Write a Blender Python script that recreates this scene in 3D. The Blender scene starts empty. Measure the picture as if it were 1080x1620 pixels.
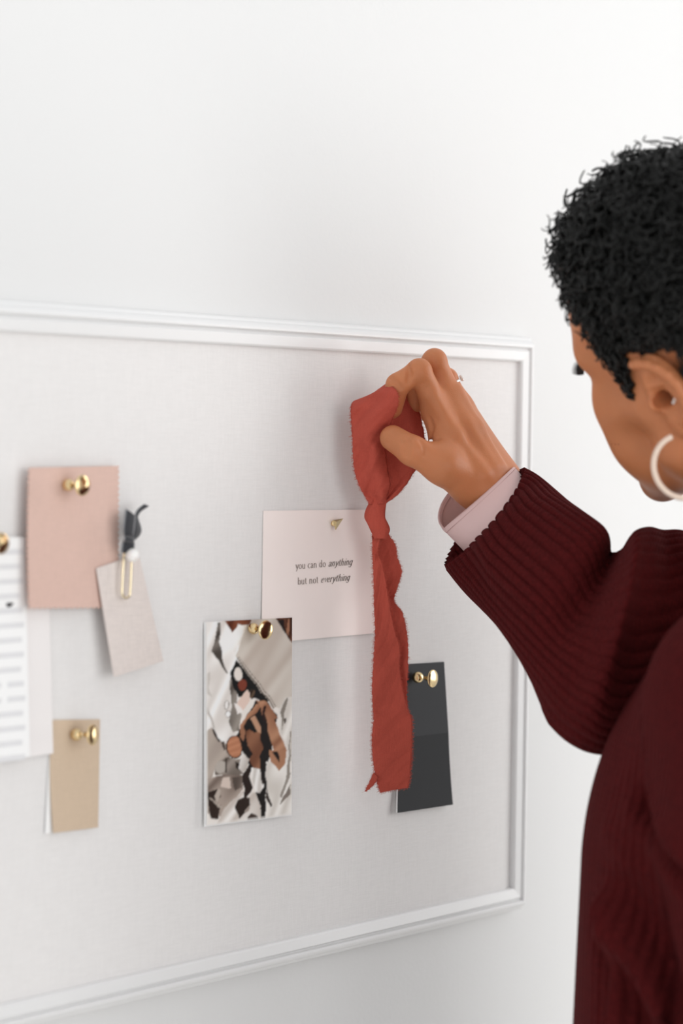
import bpy, bmesh, math, random
import numpy as np
from mathutils import Vector, Matrix

# ================= camera, world, lights, exposure =================
SC = bpy.context.scene
COL = SC.collection
FPX = 3825.0                                               # focal length in pixels of the 1080 x 1620 frame
YAW, PITCH, ROLL = math.radians(50.25), math.radians(-1.68), math.radians(.79)
ZTOP = 1.5036                                              # height of the inner top edge of the pinboard
PANEL_Y = -.012                                            # the linen lies this far in front of the wall plane y = 0
CAM = np.array([-1.8099, -1.2975 + PANEL_Y, ZTOP - .0750])
FW = np.array([math.sin(YAW) * math.cos(PITCH), math.cos(YAW) * math.cos(PITCH), math.sin(PITCH)])
_r = np.array([math.cos(YAW), -math.sin(YAW), 0.0]); _u = np.cross(_r, FW)
RT = math.cos(ROLL) * _r + math.sin(ROLL) * _u
UP = math.cos(ROLL) * _u - math.sin(ROLL) * _r
cd = bpy.data.cameras.new('camera'); camera = bpy.data.objects.new('camera', cd); COL.objects.link(camera)
camera.matrix_world = Matrix(((RT[0], UP[0], -FW[0], CAM[0]), (RT[1], UP[1], -FW[1], CAM[1]), (RT[2], UP[2], -FW[2], CAM[2]), (0, 0, 0, 1)))
cd.sensor_fit = 'VERTICAL'; cd.sensor_height = 36; cd.sensor_width = 24; cd.lens = FPX / 1620 * 36
cd.clip_start = .02; cd.clip_end = 50
cd.dof.use_dof = True; cd.dof.focus_distance = 2.02; cd.dof.aperture_fstop = 3.4
SC.camera = camera

world = bpy.data.worlds.new('daylight'); SC.world = world; world.use_nodes = True
wb = world.node_tree.nodes['Background']; wb.inputs[0].default_value = (.97, .985, 1.0, 1); wb.inputs[1].default_value = .84
def area_lamp(name, loc, to, sx, sy, watts):            # rectangular area lamp
    l = bpy.data.lights.new(name, 'AREA'); l.shape = 'RECTANGLE'; l.size = sx; l.size_y = sy; l.energy = watts; l.color = (1.0, .99, .975)
    o = bpy.data.objects.new(name, l); COL.objects.link(o); o.location = loc; o.rotation_euler = Vector(to).to_track_quat('-Z', 'Y').to_euler()
area_lamp('side_window_daylight', (1.86, -1.75, 1.75), (-1, 0, 0), 1.95, 1.75, 40)
area_lamp('front_fill_light', (-.70, -3.70, 1.60), (0, 1, -.12), 3.1, 2.05, 46)  # soft frontal fill added behind the camera to even out the board
SC.view_settings.view_transform = 'Standard'; SC.view_settings.look = 'None'; SC.view_settings.gamma = 1
SC.view_settings.use_curve_mapping = False; SC.view_settings.exposure = 0.02

# ================= helpers =================
random.seed(7); RNG = np.random.default_rng(7)
def at(px, py, d):                                         # the point at camera depth d metres seen at that pixel
    return CAM + d * (FW + (px - 540) / FPX * RT - (py - 810) / FPX * UP)
def cs(x, u, d): return CAM + x * RT + u * UP + d * FW     # metres right / up / away from the camera
def on(px, py, lift=0.0):                                  # the point of the board (lifted off it by metres) seen at that pixel
    r = FW + (px - 540) / FPX * RT - (py - 810) / FPX * UP
    return CAM + r * ((PANEL_Y - lift - CAM[1]) / r[1])
def depth(p): return float((np.asarray(p) - CAM) @ FW)
def lin(c): return tuple((x / 255 / 12.92 if x <= 10 else ((x / 255 + .055) / 1.055) ** 2.4) for x in c)
def nrm(v): v = np.array(v, float); return v / np.linalg.norm(v)

def new_mat(name):
    m = bpy.data.materials.new(name); m.use_nodes = True
    return m, m.node_tree.nodes, m.node_tree.links, m.node_tree.nodes['Principled BSDF']
def mat(name, col, rough=.6, metal=0.0, vary=.0, scale=40, bump=0.0, bscale=200, sheen=0.0, sss=0.0, spec=.5, detail=4):
    m, N, L, b = new_mat(name)
    b.inputs['Roughness'].default_value = rough; b.inputs['Metallic'].default_value = metal
    b.inputs['Specular IOR Level'].default_value = spec
    b.inputs['Base Color'].default_value = (*col, 1)
    tc = N.new('ShaderNodeTexCoord')
    if vary:
        t = N.new('ShaderNodeTexNoise'); t.inputs['Scale'].default_value = scale; t.inputs['Detail'].default_value = detail
        L.new(tc.outputs['Object'], t.inputs['Vector'])
        r = N.new('ShaderNodeMix'); r.data_type = 'RGBA'
        r.inputs[6].default_value = (*[max(0, c * (1 - vary)) for c in col], 1); r.inputs[7].default_value = (*[min(1, c * (1 + vary)) for c in col], 1)
        L.new(t.outputs['Fac'], r.inputs[0]); L.new(r.outputs[2], b.inputs['Base Color'])
    if bump:
        t = N.new('ShaderNodeTexNoise'); t.inputs['Scale'].default_value = bscale; t.inputs['Detail'].default_value = 3
        L.new(tc.outputs['Object'], t.inputs['Vector'])
        bp = N.new('ShaderNodeBump'); bp.inputs['Strength'].default_value = bump; bp.inputs['Distance'].default_value = .002
        L.new(t.outputs['Fac'], bp.inputs['Height']); L.new(bp.outputs[0], b.inputs['Normal'])
    if sheen: b.inputs['Sheen Weight'].default_value = sheen; b.inputs['Sheen Roughness'].default_value = .5
    if sss:
        b.inputs['Subsurface Weight'].default_value = sss; b.inputs['Subsurface Radius'].default_value = (1, .35, .2); b.inputs['Subsurface Scale'].default_value = .004
    return m
def weave_mat(name, col, scale, amt=.06, rough=.9, bump=.25, slub=.05):   # plain woven cloth in object space (x across, z up)
    m, N, L, b = new_mat(name); b.inputs['Roughness'].default_value = rough; b.inputs['Specular IOR Level'].default_value = .2
    tc = N.new('ShaderNodeTexCoord'); hs = []
    for sc in ((scale, scale, scale * .06), (scale * .06, scale, scale)):
        mp = N.new('ShaderNodeMapping'); mp.inputs['Scale'].default_value = sc; L.new(tc.outputs['Object'], mp.inputs[0])
        t = N.new('ShaderNodeTexNoise'); t.inputs['Scale'].default_value = 1; t.inputs['Detail'].default_value = 2; L.new(mp.outputs[0], t.inputs['Vector']); hs.append(t)
    a = N.new('ShaderNodeMath'); a.operation = 'ADD'; L.new(hs[0].outputs['Fac'], a.inputs[0]); L.new(hs[1].outputs['Fac'], a.inputs[1])
    mr = N.new('ShaderNodeMapRange'); mr.inputs[1].default_value = .7; mr.inputs[2].default_value = 1.3; L.new(a.outputs[0], mr.inputs[0])
    r = N.new('ShaderNodeMix'); r.data_type = 'RGBA'
    r.inputs[6].default_value = (*[c * (1 - amt) for c in col], 1); r.inputs[7].default_value = (*[min(1, c * (1 + amt)) for c in col], 1)
    L.new(mr.outputs[0], r.inputs[0]); L.new(r.outputs[2], b.inputs['Base Color'])
    bp = N.new('ShaderNodeBump'); bp.inputs['Strength'].default_value = bump; bp.inputs['Distance'].default_value = .0006
    L.new(a.outputs[0], bp.inputs['Height']); L.new(bp.outputs[0], b.inputs['Normal'])
    return m

def tag(o, label, cat, group=None):
    o['label'] = label; o['category'] = cat
    if group: o['group'] = group
    return o
def thing(name, loc, label, cat, group=None):
    o = bpy.data.objects.new(name, None); o.empty_display_size = .01; COL.objects.link(o); o.location = Vector(loc)
    bpy.context.view_layer.update()
    return tag(o, label, cat, group)
def wloc(o):
    v = np.array(o.location, float); p = o.parent
    while p: v += np.array(p.location, float); p = p.parent
    return v
def obj(name, V, F, m, parent=None, smooth=False, uv=None, solid=0.0, solid_off=0.0, sub=0, origin=None):
    """link world-space verts/faces as one mesh object; its origin is its middle (or the given point)"""
    V = np.asarray(V, float)
    o0 = (V.min(0) + V.max(0)) / 2 if origin is None else np.array(origin, float)
    me = bpy.data.meshes.new(name)
    F = F if isinstance(F, list) else F.tolist()
    me.from_pydata((V - o0).tolist(), [], F); me.update()
    if uv is not None:
        l = me.uv_layers.new(name='UVMap'); li = np.empty(len(me.loops), int); me.loops.foreach_get('vertex_index', li)
        l.data.foreach_set('uv', np.asarray(uv, float)[li].ravel())
    if smooth: me.polygons.foreach_set('use_smooth', [True] * len(me.polygons))
    if m: me.materials.append(m)
    o = bpy.data.objects.new(name, me); COL.objects.link(o)
    if parent is not None: o.parent = parent; o.location = Vector(o0 - wloc(parent))
    else: o.location = Vector(o0)
    if sub: s = o.modifiers.new('sub', 'SUBSURF'); s.levels = sub; s.render_levels = sub
    if solid: s = o.modifiers.new('solid', 'SOLIDIFY'); s.thickness = solid; s.offset = solid_off
    return o
def struct(o): o['kind'] = 'structure'; return o
class MB:                                                  # collects simple shapes into one mesh
    def __init__(s): s.V = []; s.F = []
    def add(s, V, F):
        n = len(s.V); s.V += [tuple(map(float, v)) for v in V]; s.F += [[i + n for i in f] for f in F]; return s
    def box(s, lo, hi):
        x0, y0, z0 = lo; x1, y1, z1 = hi
        return s.add([(x0,y0,z0),(x1,y0,z0),(x1,y1,z0),(x0,y1,z0),(x0,y0,z1),(x1,y0,z1),(x1,y1,z1),(x0,y1,z1)],
                     [[0,3,2,1],[4,5,6,7],[0,1,5,4],[1,2,6,5],[2,3,7,6],[3,0,4,7]])
    def tube(s, pts, r, n=8, cap=True):
        pts = [np.array(p, float) for p in pts]; rr = r if hasattr(r, '__len__') else [r] * len(pts)
        V = []; ref = None
        for i, p in enumerate(pts):
            t = nrm(pts[min(i + 1, len(pts) - 1)] - pts[max(i - 1, 0)] + 1e-9)
            if ref is None: ref = np.array([0, 0, 1.]) if abs(t[2]) < .9 else np.array([1., 0, 0])
            a = nrm(ref - t * (ref @ t)); ref = a; b = np.cross(t, a)
            V += [p + rr[i] * (math.cos(2 * math.pi * k / n) * a + math.sin(2 * math.pi * k / n) * b) for k in range(n)]
        F = [[i * n + k, i * n + (k + 1) % n, (i + 1) * n + (k + 1) % n, (i + 1) * n + k] for i in range(len(pts) - 1) for k in range(n)]
        if cap: F += [list(range(n))[::-1], [(len(pts) - 1) * n + k for k in range(n)]]
        return s.add(V, F)
    def lathe(s, prof, base, axis, n=28):                  # prof: (distance along axis, radius)
        axis = nrm(axis); ref = np.array([0, 0, 1.]) if abs(axis[2]) < .9 else np.array([1., 0, 0])
        a = nrm(ref - axis * (ref @ axis)); b = np.cross(axis, a); base = np.array(base, float); V = []
        for h, r in prof:
            V += [base + axis * h + r * (math.cos(2 * math.pi * k / n) * a + math.sin(2 * math.pi * k / n) * b) for k in range(n)]
        F = [[i * n + k, i * n + (k + 1) % n, (i + 1) * n + (k + 1) % n, (i + 1) * n + k] for i in range(len(prof) - 1) for k in range(n)]
        F += [list(range(n))[::-1], [(len(prof) - 1) * n + k for k in range(n)]]
        return s.add(V, F)
    def build(s, name, m, parent=None, smooth=False, **k): return obj(name, s.V, s.F, m, parent, smooth, **k)
def grid_faces(nu, nv, wrap=False):
    F = []
    for j in range(nv - 1):
        for i in range(nu if wrap else nu - 1):
            F.append([j * nu + i, j * nu + (i + 1) % nu, (j + 1) * nu + (i + 1) % nu, (j + 1) * nu + i])
    return F
def interp(t, xs, ys):                                     # Catmull-Rom through samples (ys may be vectors)
    xs = np.array(xs, float); ys = np.array(ys, float); i = int(np.clip(np.searchsorted(xs, t) - 1, 0, len(xs) - 2))
    u = (t - xs[i]) / (xs[i + 1] - xs[i]); p1, p2 = ys[i], ys[i + 1]
    p0 = ys[i - 1] if i > 0 else 2 * p1 - p2; p3 = ys[i + 2] if i + 2 < len(ys) else 2 * p2 - p1
    return .5 * (2 * p1 + (p2 - p0) * u + (2 * p0 - 5 * p1 + 4 * p2 - p3) * u * u + (3 * p1 - p0 - 3 * p2 + p3) * u ** 3)
# ---------- signed-distance sculpting: a list of (operation, blend, primitive) turned into one quad mesh ----------
def s_sphere(c, r):
    c = np.array(c, float)
    return lambda P: np.linalg.norm(P - c, axis=1) - r
def s_cone(a, b, ra, rb):                                  # tapered capsule between two joints
    a = np.array(a, float); ab = np.array(b, float) - a; L2 = float(ab @ ab) + 1e-12
    def f(P):
        t = np.clip((P - a) @ ab / L2, 0, 1)
        return np.linalg.norm(P - a - t[:, None] * ab, axis=1) - (ra + (rb - ra) * t)
    return f
def s_ell(c, r, A=None):                                   # ellipsoid, rows of A are its axes
    c = np.array(c, float); r = np.array(r, float); A = np.eye(3) if A is None else np.array(A, float)
    def f(P):
        q = (P - c) @ A.T; k0 = np.linalg.norm(q / r, axis=1); k1 = np.linalg.norm(q / (r * r), axis=1) + 1e-9
        return np.where(k0 < 1e-6, -r.min(), k0 * (k0 - 1) / k1)
    return f
def s_bone(a, b, w, ra, rb, fa, fb):                       # capsule with an oval section: w = thin axis, fa/fb = thin radius / wide radius
    a = np.array(a, float); ab = np.array(b, float) - a; L2 = float(ab @ ab) + 1e-12
    w = np.array(w, float); w = w - ab * (w @ ab) / L2; w /= np.linalg.norm(w)
    def f(P):
        t = np.clip((P - a) @ ab / L2, 0, 1); q = P - a - t[:, None] * ab
        k = fa + (fb - fa) * t; h = q @ w; q2 = q + ((1 / k - 1) * h)[:, None] * w
        return (np.linalg.norm(q2, axis=1) - (ra + (rb - ra) * t)) * np.minimum(1, k)
    return f
def s_torus(c, n, R, r):
    c = np.array(c, float); n = np.array(n, float); n /= np.linalg.norm(n)
    def f(P):
        q = P - c; h = q @ n; s = np.sqrt(np.maximum((q * q).sum(1) - h * h, 0)) - R
        return np.sqrt(h * h + s * s) - r
    return f
def sdf_eval(ops, P):
    d = np.full(len(P), 9.0)
    for op, k, f in ops:
        e = f(P)
        if op == '+':
            h = np.clip(.5 + .5 * (d - e) / k, 0, 1); d = d + (e - d) * h - k * h * (1 - h)
        else:
            h = np.clip(.5 - .5 * (d + e) / k, 0, 1); d = d + (-e - d) * h + k * h * (1 - h)
    return d
def sdf_mesh(ops, lo, hi, s, nb=12):
    """surface nets over sparse blocks of nb^3 cells -> verts, quads"""
    lo = np.array(lo, float); n = np.ceil((np.array(hi) - lo) / (s * nb)).astype(int)
    I = np.stack(np.meshgrid(*[np.arange(k) for k in n], indexing='ij'), -1).reshape(-1, 3)
    h = s * nb * .5 * 1.75
    C = lo + (I + .5) * s * nb
    keep = np.abs(sdf_eval(ops, C)) < h * 1.35 + .004
    I = I[keep]; C = C[keep]
    near = np.stack([f(C) < 2 * h + 1.5 * k + .006 for op, k, f in ops], 1)
    g = np.stack(np.meshgrid(*[np.arange(-1, nb + 1)] * 3, indexing='ij'), -1).reshape(-1, 3)   # cell owner range with one cell of overlap
    m = nb + 2
    gi = g.reshape(m, m, m, 3)
    VK = []; VP = []; QA = []
    off = np.array([[0,0,0],[1,0,0],[0,1,0],[1,1,0],[0,0,1],[1,0,1],[0,1,1],[1,1,1]])
    edges = [(0,1),(2,3),(4,5),(6,7),(0,2),(1,3),(4,6),(5,7),(0,4),(1,5),(2,6),(3,7)]
    def key(c): return ((c[..., 0] + 64) * 8192 + (c[..., 1] + 64)) * 8192 + (c[..., 2] + 64)
    for b in range(len(I)):
        o = I[b] * nb
        sub = [ops[i] for i in np.nonzero(near[b])[0]]
        D = sdf_eval(sub, lo + (o + g) * s).reshape(m, m, m)
        neg = D < 0
        if neg.all() or not neg.any(): continue
        # cells: index (0..m-2)
        co = np.stack([D[a:a + m - 1, bb:bb + m - 1, c:c + m - 1] for a, bb, c in off], -1)
        sg = co < 0; act = sg.any(-1) & ~sg.all(-1)
        idx = np.argwhere(act); cc = co[act]; sc = sg[act]
        acc = np.zeros((len(idx), 3)); cnt = np.zeros(len(idx))
        for a, e in edges:
            x = sc[:, a] != sc[:, e]; t = np.where(x, cc[:, a] / np.where(x, cc[:, a] - cc[:, e], 1), 0)
            acc += np.where(x[:, None], off[a] + t[:, None] * (off[e] - off[a]), 0); cnt += x
        pos = lo + (o + idx - 1 + acc / cnt[:, None]) * s
        VK.append(key(o + idx - 1)); VP.append(pos)
        # faces: grid edges owned by this block: vertex indices 1..nb in each axis
        for ax in range(3):
            sl0 = [slice(1, nb + 1)] * 3; sl1 = list(sl0); sl1[ax] = slice(2, nb + 2)
            a0 = neg[tuple(sl0)]; a1 = neg[tuple(sl1)]
            for flip in (0, 1):
                e = np.argwhere((a0 & ~a1) if not flip else (~a0 & a1))
                if not len(e): continue
                v = o + e                                     # vertex grid coordinate
                u1 = np.zeros(3, int); u2 = np.zeros(3, int); u1[(ax + 1) % 3] = 1; u2[(ax + 2) % 3] = 1
                q = [key(v - u1 - u2), key(v - u2), key(v), key(v - u1)]
                QA.append(np.stack(q if not flip else q[::-1], 1))
    K = np.concatenate(VK); Pn = np.concatenate(VP); Q = np.concatenate(QA)
    uk, first = np.unique(K, return_index=True)
    V = Pn[first]; F = np.searchsorted(uk, Q)
    ok = (uk[np.minimum(F, len(uk) - 1)] == Q).all(1)
    F = F[ok]
    used = np.unique(F); mp = np.zeros(len(V), int); mp[used] = np.arange(len(used))
    return V[used], mp[F]
# local head axes: x = forward, y = left, z = up; origin midway between the ear canals
def head_ops():
    o = []
    def add(k, f): o.append(('+', k, f))
    def cut(k, f): o.append(('-', k, f))
    add(.01, s_ell((-.010, 0, .048), (.096, .074, .088)))
    add(.03, s_ell((.040, 0, .030), (.052, .060, .066)))             # forehead and upper face
    add(.03, s_ell((.042, 0, -.045), (.046, .048, .062)))            # mid and lower face
    for y in (-1, 1):
        add(.018, s_cone((.002, y * .056, -.050), (.070, y * .018, -.098), .017, .016))   # jaw line
        add(.02, s_cone((-.004, y * .060, -.005), (.002, y * .056, -.050), .014, .017))   # ramus
        add(.022, s_cone((.062, y * .040, -.020), (.015, y * .060, -.012), .020, .014))   # cheekbone
        add(.025, s_sphere((.056, y * .032, -.055), .027))           # cheek
        add(.015, s_cone((.082, y * .012, .024), (.066, y * .046, .026), .012, .011))     # brow
    for y in (-1, 1):
        cut(.012, s_ell((.094, y * .032, .010), (.014, .019, .012)))
        add(.004, s_sphere((.070, y * .032, .010), .0145))           # lidded eye
    add(.010, s_cone((.086, 0, .012), (.106, 0, -.032), .008, .011))
    for y in (-1, 1): add(.007, s_sphere((.097, y * .014, -.037), .009))
    add(.006, s_cone((.091, -.016, -.062), (.091, .016, -.062), .007, .007))
    add(.005, s_cone((.089, -.013, -.073), (.089, .013, -.073), .0075, .0075))
    add(.016, s_sphere((.078, 0, -.098), .020))
    add(.03, s_cone((-.028, 0, -.045), (-.050, 0, -.150), .054, .058))
    n = np.array
    for y in (-1, 1):                                                # ears: rim, bowl, inner fold, lobe, tragus
        a = n([-.975, y * .05, .20]); a /= np.linalg.norm(a); u = n([.12, y * .10, .98]); u = u - a * (u @ a); u /= np.linalg.norm(u)
        w = np.cross(a, u); w = w if w[1] * y > 0 else -w; c = n([-.018, y * .0775, .004])
        A = np.stack([a, u, w])
        add(.006, s_ell(c - w * .002, (.0185, .031, .0075), A))
        cut(.0035, s_ell(c + w * .0075 - a * .001 - u * .002, (.0125, .0215, .0085), A))
        ring = [c + w * .0035 + a * (-.0105 + .0270 * np.sin(max(0, q))) + u * (.0285 * np.cos(q)) for q in np.linspace(-.1, 2.6, 10)]
        for p, q in zip(ring[:-1], ring[1:]): add(.002, s_cone(p, q, .0038, .0036))
        add(.003, s_cone(c + a * .007 + u * .014 + w * .001, c + a * .009 - u * .008 + w * .001, .0034, .0034))
        add(.003, s_cone(c - a * .012 + u * .008, c + a * .004 + u * .007, .0026, .0030))
        add(.005, s_ell(c - u * .030 - a * .005 + w * .001, (.009, .011, .0048), A))
        add(.004, s_sphere(c - a * .0145 - u * .006 + w * .003, .0058))
        cut(.003, s_cone(c - a * .007 - u * .006 + w * .002, c - a * .006 - u * .004 - w * .022, .0068, .006))
    return o
EAR = (-.018, .078, -.002)
# ================= the room =================
M_wall = mat('white_wall_paint', (.735, .735, .733), .75, vary=.008, scale=3, bump=.10, bscale=240, spec=.25)
M_trim = mat('white_satin_paint', (.80, .80, .80), .38, vary=.006, scale=20, bump=.02, bscale=60)
M_floor = mat('pale_oak_floor', (.80, .78, .75), .5, vary=.18, scale=6, bump=.05, bscale=80)
struct(MB().box((-2.4, 0, 0), (1.9, .12, 2.7)).build('wall_back', M_wall))
fl = struct(MB().box((-2.4, -3.6, -.05), (1.9, .12, 0)).build('floor', M_floor))
wr = MB()
wr.box((1.75, -3.6, 0), (1.9, 0, .85)).box((1.75, -3.6, 2.7 - .05), (1.9, 0, 2.7)).box((1.75, -3.6, .85), (1.9, -2.75, 2.65)).box((1.75, -.75, .85), (1.9, 0, 2.65))
struct(wr.build('wall_right', M_wall))
wn = MB()
wn.box((-2.4, -3.75, 0), (1.9, -3.6, .55)).box((-2.4, -3.75, 2.65), (1.9, -3.6, 2.7)).box((-2.4, -3.75, .55), (-2.3, -3.6, 2.65)).box((.9, -3.75, .55), (1.9, -3.6, 2.65))
struct(wn.build('wall_front', M_wall))  # unseen wall behind the camera, its opening added for the front fill
wg = MB()
for x in (-2.3, -1.25, -.2, .85): wg.box((x, -3.68, .55), (x + .05, -3.64, 2.65))
for z in (.55, 1.60, 2.60): wg.box((-2.3, -3.68, z), (.9, -3.64, z + .05))
struct(wg.build('added_front_frame', M_trim))  # unseen glazing bars added around the front fill lamp
wf = MB()
for y in (-2.75, -1.78, -.80): wf.box((1.78, y, .85), (1.82, y + .05, 2.65))
for z in (.85, 1.72, 2.60): wf.box((1.78, -2.75, z), (1.82, -.75, z + .05))
struct(wf.build('window_1', M_trim))
struct(MB().box((-2.4, -.014, 0), (1.75, 0, .12)).build('baseboard_back', M_trim))

# ================= pinboard =================
W_IN, H_IN = .78, .485
BX0, BX1, BZ1 = -W_IN, 0.0, ZTOP; BZ0 = ZTOP - H_IN
board = thing('pinboard', (-W_IN / 2, 0, BZ0), 'large linen covered pinboard in a moulded white frame on the white wall', 'pinboard')
M_linen = weave_mat('board_linen', lin((230, 228, 227)), 1500, .03, .95, .25)
MB().box((BX0 - .006, PANEL_Y, BZ0 - .006), (BX1 + .006, -.002, BZ1 + .006)).build('linen_panel', M_linen, board)
# moulding profile: (distance outwards from the inner edge, height off the wall)
PROF = [(0, .004), (0, .0155), (.0006, .0165), (.0016, .0172), (.0092, .0182), (.0098, .0178), (.0100, .0158), (.0112, .0150), (.0122, .0156), (.0128, .0180),
        (.0136, .0188), (.0150, .0188), (.0168, .0178), (.0186, .0156), (.0196, .0128), (.0200, .0120), (.0216, .0112), (.0230, .0090), (.0236, .0060), (.0238, 0.0), (0, 0)]
def rail(name, ends):
    V = []
    for e in ends:
        for o_, h in PROF: V.append(e(o_, h))
    n = len(PROF)
    F = [[k, (k + 1) % n, n + (k + 1) % n, n + k] for k in range(n)] + [list(range(n))[::-1], list(range(n, 2 * n))]
    ob = obj(name, V, F, M_trim, board)
    bm = bmesh.new(); bm.from_mesh(ob.data); bmesh.ops.recalc_face_normals(bm, faces=bm.faces); bm.to_mesh(ob.data); bm.free()
rail('frame_rail', (lambda o_, h: (BX0 - o_, -h, BZ1 + o_), lambda o_, h: (BX1 + o_, -h, BZ1 + o_)))
rail('frame_rail', (lambda o_, h: (BX1 + o_, -h, BZ1 + o_), lambda o_, h: (BX1 + o_, -h, BZ0 - o_)))
rail('frame_rail', (lambda o_, h: (BX1 + o_, -h, BZ0 - o_), lambda o_, h: (BX0 - o_, -h, BZ0 - o_)))
rail('frame_rail', (lambda o_, h: (BX0 - o_, -h, BZ0 - o_), lambda o_, h: (BX0 - o_, -h, BZ1 + o_)))

# ================= things pinned to the board =================
def sheet(name, quad, m, parent=None, nu=14, nv=18, lift=lambda u, v: .001, edge=None, th=.0004, bend=None, uvs=True):
    """a leaf given by its four corners as seen in the frame (TL, TR, BR, BL), lying lift(u, v) off the linen"""
    TL, TR, BR, BL = [np.array(q, float) for q in quad]; V = []; UV = []
    for j in range(nv):
        v = j / (nv - 1)
        for i in range(nu):
            u = i / (nu - 1); p = (TL * (1 - u) + TR * u) * (1 - v) + (BL * (1 - u) + BR * u) * v
            if bend is not None: p = p + np.array(bend(u, v))
            if edge is not None: p = p + np.array(edge(i, j, nu, nv))
            V.append(on(p[0], p[1], lift(u, v))); UV.append((u, 1 - v))
    return obj(name, V, [f[::-1] for f in grid_faces(nu, nv)][::1], m, parent, False, uv=UV, solid=th, solid_off=0)

M_brass = mat('polished_brass', (.80, .61, .34), .17, 1.0, vary=.05, scale=90)
M_gold = mat('pale_gold_wire', (.93, .82, .58), .22, 1.0)
M_steel = mat('steel_needle', (.6, .6, .6), .3, 1.0)
def brass_pin(px, py, lift, label, r=.0078, tilt=(0, 0), s=1.0):
    b = on(px, py, lift); ax = nrm((tilt[0], -1, tilt[1]))
    t = thing('push_pin', b, label, 'push pin', 'brass push pins on the board')
    bead = [(0, .001)] + [(.0046 * s - .0046 * s * math.cos(a), max(.0012, .0046 * s * math.sin(a))) for a in np.linspace(.25, math.pi - .35, 14)]
    MB().lathe(bead, b, ax, 24).build('bead', M_brass, t, True)
    k = .0122 * s
    head = [(k - .0008, .0019), (k + .0012 * s, .0020 * s), (k + .0028 * s, .0026 * s), (k + .0042 * s, .0042 * s), (k + .0052 * s, r * .82), (k + .0058 * s, r * .97), (k + .0064 * s, r), (k + .0070 * s, r * .97),
            (k + .0074 * s, r * .88), (k + .0079 * s, r * .6), (k + .0081 * s, r * .25), (k + .0082 * s, .0002)]
    MB().lathe(head, b, ax, 36).build('head', M_brass, t, True)
    MB().tube([b + ax * .002, b - ax * (lift + .006)], .0005, 6).build('needle', M_steel, t)
    return t

# --- printed letter and the vellum behind it (left edge)
M_paper = mat('white_paper', lin((246, 246, 246)), .8, vary=.01, scale=30, spec=.2)
M_vellum = mat('pale_vellum', lin((238, 234, 233)), .7, vary=.015, scale=30, spec=.2)
M_ink = mat('grey_print', lin((226, 226, 228)), .8)
M_inkd = mat('dark_ink', lin((50, 46, 48)), .8)
tag(sheet('pale_sheet', ((-130, 830), (75, 858), (84, 1192), (-130, 1222)), M_vellum, lift=lambda u, v: .0022 + .0012 * v * v), 'pale sheet under the printed letter, its corner over the tan swatch', 'paper')
letter = thing('printed_letter', on(-30, 1200, .004), 'white sheet printed with blurred grey lines of text at the left edge', 'paper')
LQ = ((-150, 846), (39, 850), (47, 1197), (-150, 1222))
sheet('sheet', LQ, M_paper, letter, lift=lambda u, v: .0042 + .002 * v * v)
def on_letter(px, py): return on(px, py, .0042 + .002 * ((py - 850) / 350) ** 2 + .0004)
y = 868
k = 0
while y < 1195:
    x1 = 36 + (y - 868) * .018; x1 -= (0, 4, 1, 6, 2)[k % 5]
    for a, b_ in (((-140, x1),) if k not in (9, 10) else ((-140, 2), (12, x1))):
        sl = -.03 - .09 * (y - 850) / 350
        seg = [a + (b_ - a) * i / 10 for i in range(11)]
        V = [on_letter(x, y + sl * (x - 40)) for x in seg] + [on_letter(x, y + 8.5 + sl * (x - 40)) for x in seg]
        obj('text_line', V, [[i + 11, i + 12, i + 1, i] for i in range(10)], M_ink, letter)
    y += 23.2; k += 1
V = [on_letter(15 + 5 * math.cos(a) * (1 + .35 * math.sin(3 * a)) + 2 * math.sin(a), 957 - 5 * math.sin(a) * (1 + .3 * math.cos(2 * a))) for a in np.linspace(0, 2 * math.pi, 13)[:-1]]
obj('ink_mark', V, [list(range(12))], M_inkd, letter)
brass_pin(-27, 858, .0046, 'brass push pin cut off by the left edge, holding the printed letter')

# --- tan swatch with a white leaf behind it
M_tan = weave_mat('tan_card', lin((206, 185, 162)), 1500, .04, .9, .15)
tan = thing('tan_swatch', on(120, 1318, .001), 'narrow tan swatch over a white leaf, lower left of the board', 'swatch')
sheet('white_leaf', ((80, 1141), (156, 1140), (152, 1308), (71, 1319)), M_paper, tan, lift=lambda u, v: .0006 + .0012 * v)
sheet('tan_leaf', ((80, 1139), (158, 1138), (155, 1309), (84, 1318)), M_tan, tan, lift=lambda u, v: .0012 + .0035 * v * v * (1 - .5 * u), bend=lambda u, v: (-3.0 * math.sin(math.pi * v) * (1 - u), 0))
brass_pin(113, 1162, .0016, 'brass push pin with tipped head on the tan swatch', tilt=(.24, .06))

# --- blush fabric swatch with pinked edges
M_blush = weave_mat('blush_cloth', lin((217, 186, 174)), 1400, .045, .95, .3)
def pink_edge(i, j, nu, nv):
    a = 2.0 if (i + j) % 2 else -1.4; dx = dy = 0
    if i == 0: dx = -a
    if i == nu - 1: dx = a * .8
    if j == nv - 1: dy = a * .8
    return dx, dy
blush = tag(sheet('blush_swatch', ((46, 740), (187, 737), (186, 961), (46, 962)), M_blush, nu=34, nv=50, edge=pink_edge, th=.0009,
            lift=lambda u, v: .0065 + .0045 * (1 - u) ** 3 * (1 - .2 * math.cos(3 * v)) + .0015 * v * v,
            bend=lambda u, v: (-2.5 * math.sin(math.pi * v) * (1 - u), 0)), 'blush pink fabric swatch with zigzag pinked edges', 'swatch')
brass_pin(101, 767, .0068, 'brass push pin at the top of the blush swatch', tilt=(.04, 0))

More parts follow.
